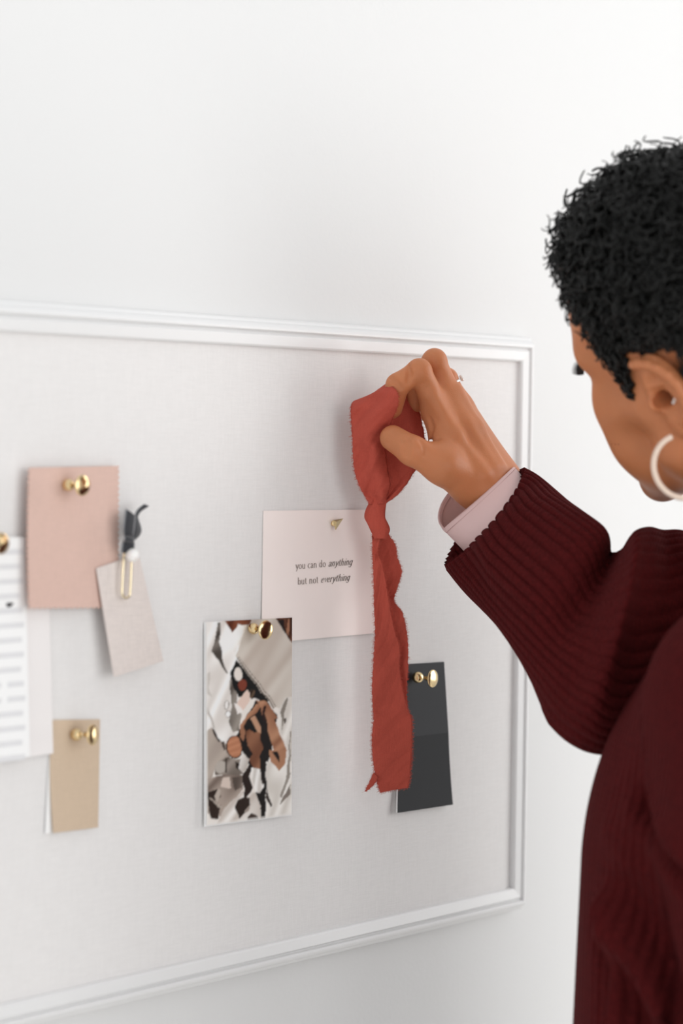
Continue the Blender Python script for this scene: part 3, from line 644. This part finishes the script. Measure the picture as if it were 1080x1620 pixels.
# right hand: joints from the wrist out
FING = {'index': [(690, 646, .930), (663, 587, .914), (629, 609, .914), (620, 646, .925)],
        'middle': [(711, 632, .946), (687, 571, .934), (659, 600, .952), (657, 640, .958)],
        'ring': [(727, 645, .963), (706, 600, .962), (682, 620, .976), (676, 655, .976)],
        'little': [(742, 672, .976), (727, 640, .978), (706, 652, .984), (698, 676, .980)]}
RAD = {'index': (.0112, .0100, .0096, .0086), 'middle': (.0112, .0100, .0088, .0074), 'ring': (.0105, .0094, .0083, .0070), 'little': (.0098, .0080, .0073, .0062)}
CARP = {'index': hp(764, 764, .936), 'middle': hp(772, 762, .946), 'ring': hp(780, 760, .957), 'little': hp(785, 762, .966)}
for i, nme in enumerate(FING):
    J = [hp(*q) for q in FING[nme]]; r = RAD[nme]
    ops.append(('+', .016, s_cone(CARP[nme], J[0], .0170, r[0] * 1.06)))
for nme in FING:
    J = [hp(*q) for q in FING[nme]]; r = RAD[nme]
    ops.append(('+', .0065, s_cone(J[0], J[1], r[0], r[1] * .96)))
    ops.append(('+', .0025, s_sphere(J[1], r[1] * 1.03)))
    ops.append(('+', .0025, s_cone(J[1], J[2], r[1] * .94, r[2])))
    ops.append(('+', .0025, s_cone(J[2], J[3], r[2], r[3])))
TH = [hp(752, 768, .928), hp(700, 737, .902), hp(652, 713, .896), hp(621, 693, .906)]
ops.append(('+', .014, s_cone(TH[0], TH[1], .0185, .0150)))
ops.append(('+', .008, s_cone(TH[1], TH[2], .0142, .0120)))
ops.append(('+', .004, s_cone(TH[2], TH[3], .0120, .0106)))
ops.append(('+', .012, s_cone(hp(702, 722, .912), hp(697, 664, .930), .0135, .0100)))        # web between thumb and first finger
ops.append(('+', .012, s_cone(hp(735, 745, .935), hp(722, 680, .955), .0200, .0140)))         # palm
def skin(px, py, d0=1.90):                                 # the near surface of the hand seen at that pixel
    d = d0
    for _ in range(60):
        e = float(sdf_eval(hand_ops, at(px, py, d)[None])[0])
        d += e * .9
        if abs(e) < 1e-5: break
    return at(px, py, d)
hand_ops = ops[-30:]
tend = [[skin(*q) for q in pl] for pl in ([(707, 612), (740, 672), (779, 738)], [(724, 618), (755, 676), (790, 736)], [(684, 628), (722, 690), (766, 750)])]
crs = [[skin(*q) for q in pl] for pl in ([(617, 596), (626, 604), (634, 613)], [(645, 578), (648, 592), (646, 604)], [(679, 662), (683, 676), (680, 692)], [(672, 694), (682, 697), (693, 694)], [(666, 698), (672, 708), (672, 718)], [(636, 694), (640, 706), (638, 718)], [(645, 692), (648, 706), (645, 722)])]
for k_, pl in enumerate(tend):
    for a, b in zip(pl[:-1], pl[1:]): ops.append(('+', .010, s_cone(a + FW * .0020, b + FW * .0020, .0026, .0026)))
for k_, pl in enumerate(crs):
    for a, b in zip(pl[:-1], pl[1:]): ops.append(('-', .0024, s_cone(a - FW * .0002, b - FW * .0002, .0020 if k_ < 2 else .0015, .0020 if k_ < 2 else .0015)))
LO = csn(.40, -.5, .9) ; allp = np.array([head_w((.13, .1, .15)), head_w((-.13, -.1, .15)), head_w((.13, -.1, -.1)), hp(600, 540, .90), hp(820, 800, 1.0), EL_R, FA, csn(.50, -.45, 1.06), csn(.14, -.45, .68), csn(.14, .2, .7), csn(.5, .2, 1.06)])
lo3 = allp.min(0) - .03; hi3 = allp.max(0) + .03; lo3[2] = csn(.3, -.45, .87)[2]
BV, BFc = sdf_mesh(ops, lo3, hi3, .00135)
m_, N_, L_, b_ = new_mat('warm_brown_skin'); M_skin = m_
b_.inputs['Roughness'].default_value = .48; b_.inputs['Specular IOR Level'].default_value = .35
b_.inputs['Subsurface Weight'].default_value = .18; b_.inputs['Subsurface Radius'].default_value = (1, .32, .18); b_.inputs['Subsurface Scale'].default_value = .006
tc = N_.new('ShaderNodeTexCoord'); t1 = N_.new('ShaderNodeTexNoise'); t1.inputs['Scale'].default_value = 22; t1.inputs['Detail'].default_value = 5; L_.new(tc.outputs['Object'], t1.inputs['Vector'])
at_ = N_.new('ShaderNodeVertexColor'); at_.layer_name = 'tone'
mx = N_.new('ShaderNodeMix'); mx.data_type = 'RGBA'; mx.blend_type = 'MULTIPLY'; mx.inputs[0].default_value = 1
cr = N_.new('ShaderNodeMapRange'); cr.inputs[1].default_value = .3; cr.inputs[2].default_value = .7; cr.inputs[3].default_value = .9; cr.inputs[4].default_value = 1.06; L_.new(t1.outputs['Fac'], cr.inputs[0])
L_.new(at_.outputs[0], mx.inputs[6]); L_.new(cr.outputs[0], mx.inputs[7]); L_.new(mx.outputs[2], b_.inputs['Base Color'])
v1 = N_.new('ShaderNodeTexVoronoi'); v1.inputs['Scale'].default_value = 900; L_.new(tc.outputs['Object'], v1.inputs['Vector'])
t2 = N_.new('ShaderNodeTexNoise'); t2.inputs['Scale'].default_value = 130; t2.inputs['Detail'].default_value = 4; L_.new(tc.outputs['Object'], t2.inputs['Vector'])
ad = N_.new('ShaderNodeMath'); ad.operation = 'MULTIPLY_ADD'; ad.inputs[1].default_value = .35; L_.new(v1.outputs['Distance'], ad.inputs[0]); L_.new(t2.outputs['Fac'], ad.inputs[2])
bp = N_.new('ShaderNodeBump'); bp.inputs['Strength'].default_value = .22; bp.inputs['Distance'].default_value = .0012; L_.new(ad.outputs[0], bp.inputs['Height']); L_.new(bp.outputs[0], b_.inputs['Normal'])
foot = csn(.335, -1.2, .9); foot[2] = 0
person = thing('person', foot, 'person in a maroon ribbed sweater with short black curls reaching to the board', 'person')
body = obj('body', BV, BFc, M_skin, person, True)
SKH = np.array(lin((198, 126, 84))); SKF = np.array(lin((210, 117, 83)))
loc = ((BV - HC) @ HA.T) / HS
wf_ = np.clip((loc[:, 0] * 0 + BV[:, 0] - hp(800, 800, .94)[0]) / .12, 0, 1)[:, None]
tone = SKH * (1 - wf_) + SKF * wf_
lip = np.exp(-(((loc[:, 0] - .098) / .012) ** 2 + (loc[:, 1] / .02) ** 2 + ((loc[:, 2] + .068) / .01) ** 2))[:, None]
tone = tone * (1 - .55 * lip) + np.array(lin((120, 58, 52))) * .55 * lip
ca = body.data.color_attributes.new('tone', 'FLOAT_COLOR', 'POINT'); ca.data.foreach_set('color', np.concatenate([tone, np.ones((len(tone), 1))], 1).ravel().astype(np.float32))

# lashes of the lowered eyelids
M_lash = mat('black_lashes', (.012, .011, .010), .6)
for s in (-1, 1):
    ls = MB()
    for q in np.linspace(-1, 1, 24):
        r0 = np.array([.0850 - .004 * q * q, s * (.034 + .013 * q), .0130 - .003 * q * q]); out = nrm((.8, s * (.45 + .55 * q), .10))
        pts = [head_w(r0 + out * t * .0085 + np.array([0, 0, -.1 * t + .5 * t * t]) * .0085) for t in np.linspace(0, 1, 5)]
        ls.tube(pts, [.0007, .0006, .0005, .00035, .0001], 4)
    ls.build('eyelashes', M_lash, person)

# ---------------- hair: short tapered curls ----------------
HLX = [-.13, -.085, -.06, -.038, -.020, -.004, .010, .018, .026, .036, .050, .064, .078, .12]
HLZ = [-.085, -.075, -.050, -.020, .018, .034, .034, -.004, .004, .046, .064, .086, .098, .104]
def hairline(f): return np.interp(f, HLX, HLZ)
def hair_depth(l):                                         # length of the hair standing off the scalp (metres)
    up = l[:, 2] - hairline(l[:, 0]); top = np.clip((l[:, 2] - .035) / .07, 0, 1)
    d = .005 + .008 * np.clip(up / .05, 0, 1) + .013 * top * top * (3 - 2 * top)
    return np.maximum(.0015, d * np.clip(up / .012 + .25, .15, 1))
hd = (np.linalg.norm(loc - np.array([-.01, 0, .04]), axis=1) < .125) & (loc[:, 2] > hairline(loc[:, 0]))
ear_zone = (np.abs(loc[:, 1]) > .066) & (loc[:, 2] < .036) & (loc[:, 0] > -.042) & (loc[:, 0] < .004)
hd &= ~ear_zone
fm = hd[BFc].all(1); hf = BFc[fm]; used = np.unique(hf); mp = np.full(len(BV), -1); mp[used] = np.arange(len(used))
hl = loc[used]; outd = hl - np.array([-.012, 0, .030]); outd /= np.linalg.norm(outd, axis=1)[:, None]
T = hair_depth(hl); lump = .75 + .25 * np.sin(hl[:, 0] * 320 + 3 * np.sin(hl[:, 1] * 150)) * np.sin(hl[:, 2] * 290 + 2 * np.sin(hl[:, 0] * 170)) + .12 * np.sin(hl[:, 1] * 500)
m_, N_, L_, b_ = new_mat('black_curly_hair'); b_.inputs['Base Color'].default_value = (.0070, .0068, .0062, 1); b_.inputs['Roughness'].default_value = .36; b_.inputs['Specular IOR Level'].default_value = .3; M_hair = m_
cap_l = hl + outd * (T * .55 * lump)[:, None]
hair = obj('hair', head_w(cap_l), mp[hf], M_hair, person, True)
cnt = 3800; cand = used; wgt = np.full(len(cand), 1.0); pick = RNG.choice(len(cand), cnt, replace=False)
SEG = 34; SID = 4; allV = []; allF = []
kk = np.arange(SID) * 2 * math.pi / SID
base_f = np.array([[i * SID + q, i * SID + (q + 1) % SID, (i + 1) * SID + (q + 1) % SID, (i + 1) * SID + q] for i in range(SEG - 1) for q in range(SID)])
for c, id_ in enumerate(pick):
    p0 = hl[id_]; n0 = outd[id_]; Tq = T[id_] * RNG.uniform(.75, 1.12)
    jit = RNG.normal(size=3) * .45; ax = nrm(n0 + jit * .6 + np.array([.12, 0, -.10])); rr = RNG.uniform(.0036, .0072) * min(1, Tq / .016 + .2)
    a = nrm(np.cross(ax, RNG.normal(size=3))); b = np.cross(ax, a)
    turns = RNG.uniform(1.6, 3.0); ph = RNG.uniform(0, 6.28); t = np.linspace(0, 1, SEG); ang = ph + turns * 2 * math.pi * t * (1 if c % 2 else -1)
    R_ = rr * np.minimum(1, t * 3 + .2) * (1 - .1 * t)
    bend = nrm(RNG.normal(size=3) + np.array([.3, 0, -.5])) * Tq * .25
    pts = p0 + ax * (Tq * t)[:, None] * 1.0 + a * (R_ * np.cos(ang))[:, None] + b * (R_ * np.sin(ang))[:, None] + bend * (t * t)[:, None]
    d = np.gradient(pts, axis=0); d /= np.linalg.norm(d, axis=1)[:, None] + 1e-12
    s1 = np.cross(d, ax + .01); s1 /= np.linalg.norm(s1, axis=1)[:, None] + 1e-12; s2 = np.cross(d, s1)
    w = RNG.uniform(.0007, .0015) * (1 - .5 * t ** 4)
    ring = pts[:, None, :] + w[:, None, None] * (np.cos(kk)[None, :, None] * s1[:, None, :] + np.sin(kk)[None, :, None] * s2[:, None, :])
    allV.append(ring.reshape(-1, 3)); allF.append(base_f + c * SEG * SID)
ch = obj('curls', head_w(np.concatenate(allV)), np.concatenate(allF), M_hair, hair, True); ch['kind'] = 'stuff'

# ---------------- sweater ----------------
def knit(name, attr=False):
    m, N, L, b = new_mat(name); b.inputs['Roughness'].default_value = .95; b.inputs['Specular IOR Level'].default_value = .06
    b.inputs['Sheen Weight'].default_value = .04; b.inputs['Sheen Roughness'].default_value = .45; b.inputs['Sheen Tint'].default_value = (.75, .22, .24, 1)
    uvn = N.new('ShaderNodeUVMap'); sx = N.new('ShaderNodeSeparateXYZ'); L.new(uvn.outputs[0], sx.inputs[0])
    tc = N.new('ShaderNodeTexCoord'); t = N.new('ShaderNodeTexNoise'); t.inputs['Scale'].default_value = 260; t.inputs['Detail'].default_value = 4; L.new(tc.outputs['Object'], t.inputs['Vector'])
    mx = N.new('ShaderNodeMix'); mx.data_type = 'RGBA'; mx.inputs[6].default_value = (*lin((54, 14, 15)), 1); mx.inputs[7].default_value = (*lin((88, 25, 26)), 1); L.new(t.outputs['Fac'], mx.inputs[0]); L.new(mx.outputs[2], b.inputs['Base Color'])
    def m2(op, a, bb):
        q = N.new('ShaderNodeMath'); q.operation = op
        for i, x in enumerate((a, bb)):
            if isinstance(x, (int, float)): q.inputs[i].default_value = x
            elif x is not None: L.new(x, q.inputs[i])
        return q.outputs[0]
    # v-shaped stitches: rows along v, slanted by the position across the rib
    fr_ = m2('PINGPONG', m2('MULTIPLY', sx.outputs[0], 1.0), .5)
    st = m2('SINE', m2('MULTIPLY', m2('ADD', sx.outputs[1], m2('MULTIPLY', fr_, -1.1)), 2 * math.pi), None)
    hgt = m2('ADD', m2('MULTIPLY', st, .16), m2('MULTIPLY', t.outputs['Fac'], .8))
    if attr:
        rib = m2('SINE', m2('MULTIPLY', sx.outputs[0], 2 * math.pi), None); hgt = m2('ADD', hgt, m2('MULTIPLY', rib, 1.2))
    bp = N.new('ShaderNodeBump'); bp.inputs['Strength'].default_value = .6; bp.inputs['Distance'].default_value = .0014; L.new(hgt, bp.inputs['Height']); L.new(bp.outputs[0], b.inputs['Normal'])
    return m
M_knit = knit('maroon_rib_knit'); M_knit2 = knit('maroon_knit_body', True)
so = []
SHL = at(1182, 1092, 1.705); A1 = csn(.2427, -.1965, .683); A2 = csn(.2633, -.393, .678); A3 = csn(.250, -.60, .72)
so.append(('+', .02, s_bone(csn(.3105, -.262, .862), csn(.306, -.52, .875), BF, .190, .190, .60, .63)))
so.append(('+', .05, s_cone(csn(.362, -.105, .862), SHL, .060, .062)))
so.append(('+', .05, s_cone(csn(.362, -.105, .862), csn(.372, -.085, .985), .060, .060)))
arm_i = len(so)
so.append(('+', .012, s_cone(SHL, A1, .066, .062)))
so.append(('+', .006, s_cone(A1, A2, .060, .058)))
so.append(('+', .006, s_cone(A2, A3, .058, .048)))
so.append(('+', .03, s_cone(csn(.372, -.085, .985), at(1105, 985, 1.93), .060, .055)))
so.append(('-', .02, s_cone(csn(.358, -.06, .862), csn(.345, .12, .86), .060, .070)))
def trace(field, px, py, d):
    for _ in range(80):
        e = float(sdf_eval(field, at(px, py, d)[None])[0]); d += e * .8
        if abs(e) < 1e-5: break
    return at(px, py, d)
pts_ = np.array([csn(.10, .1, .6), csn(.52, .1, .6), csn(.52, -.62, 1.1), csn(.10, -.62, 1.1), csn(.10, -.62, .6), csn(.5, 0, 1.1)])
l3 = pts_.min(0); h3 = pts_.max(0); l3[2] = csn(.3, -.56, .87)[2]
SV, SF = sdf_mesh(so, l3, h3, .0034)
eps = .002; SN = np.stack([sdf_eval(so, SV + np.eye(3)[i] * eps) - sdf_eval(so, SV - np.eye(3)[i] * eps) for i in range(3)], 1); SN /= np.linalg.norm(SN, axis=1)[:, None] + 1e-9
def poly_dist(P, pl):
    best = np.full(len(P), 9.0); along = np.zeros(len(P))
    for i, (a, b) in enumerate(zip(pl[:-1], pl[1:])):
        t = np.clip((P - a) @ (b - a) / ((b - a) @ (b - a)), 0, 1); d = np.linalg.norm(P - a - t[:, None] * (b - a), axis=1)
        along = np.where(d < best, (i + t) / (len(pl) - 1), along); best = np.minimum(best, d)
    return best, along
dsp = np.zeros(len(SV))
for pl, hgt, wd in (([(950, 1395), (966, 1432), (990, 1480), (1022, 1540), (1048, 1590), (1078, 1645)], .022, .010), ([(968, 1452), (974, 1500), (978, 1560), (980, 1645)], .014, .008),
                    ([(1010, 1235), (1016, 1275), (1034, 1322), (1062, 1372), (1100, 1410)], -.009, .0055), ([(950, 1300), (975, 1330), (1000, 1390)], .003, .012)):
    q = [trace(so, x, y_, 1.6) for x, y_ in pl]; d, al = poly_dist(SV, q); fade = np.minimum(1, np.minimum(al * 4 + .05, (1 - al) * 5 + .3))
    dsp += fade * hgt * (np.exp(-(d / wd) ** 2) - .35 * np.exp(-((d - 2.4 * wd) / (1.2 * wd)) ** 2))
SV = SV + SN * dsp[:, None]
ax_t = csn(.315, 0, .865); q = SV - ax_t; ang = np.arctan2(q @ BL, q @ BF); da = np.linalg.norm(SV - A1, axis=1)
arm_d = np.minimum(so[arm_i][2](SV), np.minimum(so[arm_i + 1][2](SV), so[arm_i + 2][2](SV)))
qa = SV - A1; anga = np.arctan2(qa @ BL, qa @ BF)
uu = np.where(arm_d < so[0][2](SV), anga * .06, ang * .15) / .0062; vv = SV[:, 2] / .0042
sweater = obj('sweater', SV, SF, M_knit2, person, True, uv=np.stack([uu, vv], 1), solid=.004, solid_off=-1)
# right sleeve: hand-shaped rings from the cuff over the elbow to the shoulder; (upper px, upper depth, lower px, lower depth, half thickness, tilt)
ST = [((827, 745), 2.028, (706, 897), 2.016, 0.043, .030), ((852, 762), 2.015, (728, 925), 1.995, 0.046, 0.020), ((878, 782), 1.999, (753, 951), 1.971, 0.049, 0.012), ((908, 806), 1.973, (786, 988), 1.937, 0.052, 0.005), ((934, 829), 1.949, (816, 1032), 1.901, 0.055, 0), ((953, 851), 1.925, (847, 1083), 1.865, 0.057, 0), ((964, 872), 1.908, (879, 1131), 1.836, 0.057, 0), ((974, 884), 1.903, (912, 1163), 1.821, 0.056, 0), ((990, 866), 1.91, (950, 1180), 1.822, 0.057, 0), ((1018, 853), 1.925, (1000, 1176), 1.838, 0.06, 0), ((1058, 858), 1.945, (1060, 1150), 1.865, 0.063, 0), ((1110, 870), 1.97, (1120, 1120), 1.91, 0.064, 0), ((1165, 880), 2.0, (1185, 1095), 1.97, 0.064, 0)]
RIBS = 42; NPH = RIBS * 7; NR = 190
Ua = [at(*s[0], s[1]) for s in ST]; La = [at(*s[2], s[3]) for s in ST]; Ta = [s[4] for s in ST]; Ti = [s[5] for s in ST]
ctr = [(a + b) / 2 for a, b in zip(Ua, La)]
V = []; UV = []; lenacc = 0; pc = None
def sleeve_ring(t, inner=0.0):
    U = interp(t, range(len(ST)), Ua); L = interp(t, range(len(ST)), La); th = interp(t, range(len(ST)), Ta); ti = interp(t, range(len(ST)), Ti)
    c = (U + L) / 2; tan = nrm(interp(min(t + .35, len(ST) - 1), range(len(ST)), ctr) - interp(max(t - .35, 0), range(len(ST)), ctr))
    A = (U - L) / 2; n = np.cross(A, tan); n = nrm(n)
    if n @ FW > 0: n = -n                                  # n points to the viewer's side
    w_ = float(np.clip((t - 3) / 3, 0, 1)); n = nrm(n * (1 - w_) - FW * w_)
    n = nrm(n - A * (n @ A) / (A @ A))
    ax = nrm(np.cross(n, A)); ax = ax if ax @ tan > 0 else -ax
    return c, A, n, th, ti, ax
for j in range(NR):
    t = j / (NR - 1) * (len(ST) - 1); c, A, n, th, ti, ax = sleeve_ring(t)
    if pc is not None: lenacc += np.linalg.norm(c - pc)
    pc = c; ha = np.linalg.norm(A)
    for i in range(NPH):
        ph = 2 * math.pi * i / NPH; ca_, sa_ = math.cos(ph), math.sin(ph)
        x = np.sign(ca_) * abs(ca_) ** .88; y_ = np.sign(sa_) * abs(sa_) ** .80
        rt_ = (i / 7) % 1.0; rib = math.sqrt(max(0, 1 - (2 * rt_ - 1) ** 2)); rib_h = .0034 * (rib - .6)
        fold = 0.0
        s_up = (ca_ + 1) / 2                                # 1 at the upper edge, 0 at the lower
        if sa_ > -.25:
            k = max(0, sa_ + .25) / 1.25
            fold -= .042 * k * s_up ** .8 * math.exp(-((t - (6.15 - 1.1 * (1 - s_up))) / .55) ** 2)     # deep crease in the crook of the elbow
            fold += .018 * k * math.exp(-((t - (8.0 - .9 * (1 - s_up))) / .75) ** 2)                    # roll of knit above it
            fold -= .010 * k * s_up * math.exp(-((t - 9.6) / .4) ** 2)
            fold += .008 * k * math.exp(-((s_up - .28) / .12) ** 2) * math.exp(-((t - 3.2) / 2.2) ** 2)
            fold -= .008 * k * math.exp(-((s_up - .12) / .07) ** 2) * math.exp(-((t - 2.2) / 1.6) ** 2)
        fold += .0016 * math.sin(3 * ph + t * 1.3) * min(1, t)
        p = c + A * x + n * th * y_
        rad = nrm(A * x / (ha * ha) * 1.0 + n * y_ / th)
        p = p + rad * rib_h + n * fold + ax * ti * sa_ * 1.6
        V.append(p); UV.append((i / 7, lenacc / .0045))
F = grid_faces(NPH, NR, True)
o_sl = obj('sleeve', V, F, M_knit, sweater, True, uv=UV, solid=.0045, solid_off=-1)
bm = bmesh.new(); bm.from_mesh(o_sl.data); bmesh.ops.recalc_face_normals(bm, faces=bm.faces); bm.to_mesh(o_sl.data); bm.free()

# ---------------- pink shirt cuff ----------------
M_shirt = mat('pale_pink_cotton', lin((226, 196, 194)), .85, vary=.02, scale=60, bump=.08, bscale=700, spec=.2)
M_stitch = mat('pink_thread', lin((196, 158, 156)), .8)
CU = [((811, 741), 2.028, (703, 836), 2.016, 0.03, 0.016), ((817, 748), 2.026, (716, 850), 2.01, 0.033, 0.016), ((824, 757), 2.022, (734, 868), 2.003, 0.036, 0.014), ((832, 768), 2.018, (752, 888), 1.996, 0.038, 0.012)]
Uc = [at(*s[0], s[1]) for s in CU]; Lc = [at(*s[2], s[3]) for s in CU]; V = []; NP = 72; cax = nrm((Uc[-1] + Lc[-1]) / 2 - (Uc[0] + Lc[0]) / 2)
for j in range(16):
    t = j / 15 * 3; U = interp(t, range(4), Uc); L = interp(t, range(4), Lc); th = .004 + interp(t, range(4), [s[4] for s in CU]); ti = interp(t, range(4), [s[5] for s in CU])
    c = (U + L) / 2; A = (U - L) / 2; n = np.cross(A, cax); n = nrm(n); n = -n if n @ FW > 0 else n
    for i in range(NP):
        ph = 2 * math.pi * i / NP; x = math.cos(ph); y_ = math.sin(ph)
        V.append(c + A * x + n * th * np.sign(y_) * abs(y_) ** .9 + cax * ti * y_ * (2.6 if y_ < 0 else 1.1))
shirt = obj('shirt_cuff', V, grid_faces(NP, 16, True), M_shirt, person, True, solid=.0016)
bm = bmesh.new(); bm.from_mesh(shirt.data); bmesh.ops.recalc_face_normals(bm, faces=bm.faces); bm.to_mesh(shirt.data); bm.free()
st = MB()
for i in range(0, NP):
    for row, rr in ((2, .0012), ):
        a = np.array(V[row * NP + i]); b = np.array(V[row * NP + (i + 1) % NP]); cc = (np.array(V[row * NP + i]) * 0 + sum(np.array(V[row * NP + k]) for k in range(0, NP, 6)) / (NP / 6))
        for s0 in (.05, .55):
            p = a + (b - a) * s0; q2 = a + (b - a) * (s0 + .33)
            for sg in (-1, 1): st.tube([p + sg * rr * nrm(p - cc), q2 + sg * rr * nrm(q2 - cc)], .00028, 4)
st.build('stitching', M_stitch, shirt)

# ---------------- trousers and shoes (below the frame) ----------------
M_trous = mat('charcoal_trousers', (.03, .03, .034), .85, vary=.1, scale=30); M_shoe = mat('black_shoes', (.015, .015, .016), .4)
hipz = csn(.3, -.56, .87)[2]; hc = csn(.322, -.5, .875); tr = []
hw_ = np.array([BL[0], BL[1], 0]); hw_ /= np.linalg.norm(hw_); hf_ = np.array([BF[0], BF[1], 0]); hf_ /= np.linalg.norm(hf_)
H0 = np.array([hc[0], hc[1], hipz]); tr.append(('+', .02, s_bone(H0 + [0, 0, .03], H0 - [0, 0, .06], hf_, .150, .150, .70, .72)))
for s in (-1, 1):
    h = H0 + hw_ * s * .075 - [0, 0, .06]; k = H0 + hw_ * s * .085; k[2] = .48; a = H0 + hw_ * s * .085; a[2] = .11
    tr.append(('+', .03, s_cone(h, k, .088, .066))); tr.append(('+', .02, s_cone(k, a, .066, .056)))
TV, TF = sdf_mesh(tr, H0 - [.3, .3, H0[2] - .04], H0 + [.3, .3, .1], .010)
obj('trousers', TV, TF, M_trous, person, True)
for s in (-1, 1):
    a = H0 + hw_ * s * .085; a[2] = .045
    fo = [('+', .02, s_cone(a - hf_ * .03, a + hf_ * .05 - [0, 0, .01], .042, .040)), ('+', .02, s_cone(a + hf_ * .05 - [0, 0, .01], a + hf_ * .15 - [0, 0, .015], .040, .030)), ('+', .02, s_cone(a, a + [0, 0, .06], .04, .042))]
    V2, F2 = sdf_mesh(fo, a - [.25, .25, .042], a + [.25, .25, .12], .007); obj('shoe', V2, F2, M_shoe, person, True)

# ================= jewellery =================
M_silver = mat('silver', (.85, .84, .82), .18, 1.0); M_gem = mat('pale_stone', (.85, .83, .80), .08, spec=.8)
M_hoop = mat('cream_beaded_hoop', lin((236, 214, 196)), .4, vary=.06, scale=300)
J0, J1 = hp(*FING['ring'][0]), hp(*FING['ring'][1]); rc = J0 + (J1 - J0) * .80; rax = nrm(J1 - J0)
ring = thing('finger_ring', rc, 'thin silver ring with a pale stone on the reaching hand', 'ring')
ra = nrm(np.cross(rax, FW)); ra = ra if ra @ RT > 0 else -ra; rb = np.cross(rax, ra)
MB().tube([rc + .0103 * (math.cos(a) * ra + math.sin(a) * rb) for a in np.linspace(0, 2 * math.pi, 41)], .0010, 8, False).build('band', M_silver, ring, True)
gb = rc + ra * .0112 + UP * .001
MB().lathe([(0, .0020), (.0008, .0028), (.0018, .0030), (.0028, .0022), (.0033, .0008)], gb - ra * .001, ra, 12).build('stone', M_gem, ring)
ear_c = head_w((-.016, .076, .004))
lobe_d = depth(head_w((-.022, .080, -.026))) - .003
hc_ = at(1080, 738, lobe_d); tg = at(1064, 692, lobe_d)
hx = nrm(tg - hc_); hz = nrm(np.cross(hx, cdir(.30, .10, -1))); R_h = .0232
hoop = MB()
lobe_end = hc_ + hx * R_h
NBD = 64
V = []; F = []
for k in range(NBD * 4 + 1):
    a = math.radians(62) + math.radians(296) * k / (NBD * 4); p = hc_ + R_h * (math.cos(a) * hx + math.sin(a) * hz)
    r = .0019 + .00035 * abs(math.sin(k / 4 * math.pi)); rad = nrm(p - hc_); nb_ = nrm(np.cross(hx, hz))
    V += [p + r * (math.cos(2 * math.pi * i / 10) * rad + math.sin(2 * math.pi * i / 10) * nb_) for i in range(10)]
F = grid_faces(10, NBD * 4 + 1) + [[j * 10 + 9, j * 10, (j + 1) * 10, (j + 1) * 10 + 9] for j in range(NBD * 4)] + [list(range(10))[::-1], [NBD * 40 + i for i in range(10)]]
tag(obj('hoop_earring', V, F, M_hoop, None, True), 'cream textured hoop earring hanging from the ear lobe', 'earring')
stud_d = depth(head_w((-.020, .083, -.002)))
st_ = MB()
for k in range(4): st_.lathe([(.0016 - .0016 * math.cos(a), max(.0001, .0016 * math.sin(a))) for a in np.linspace(0, math.pi, 8)], at(1066 + (0, 2, 1, -1)[k], 622 + 5.0 * k, stud_d + .0006 * k), -FW, 10)
tag(st_.build('ear_stud', M_silver, None, True), 'tiny silver stud inside the ear', 'earring')
bpy.context.view_layer.update()
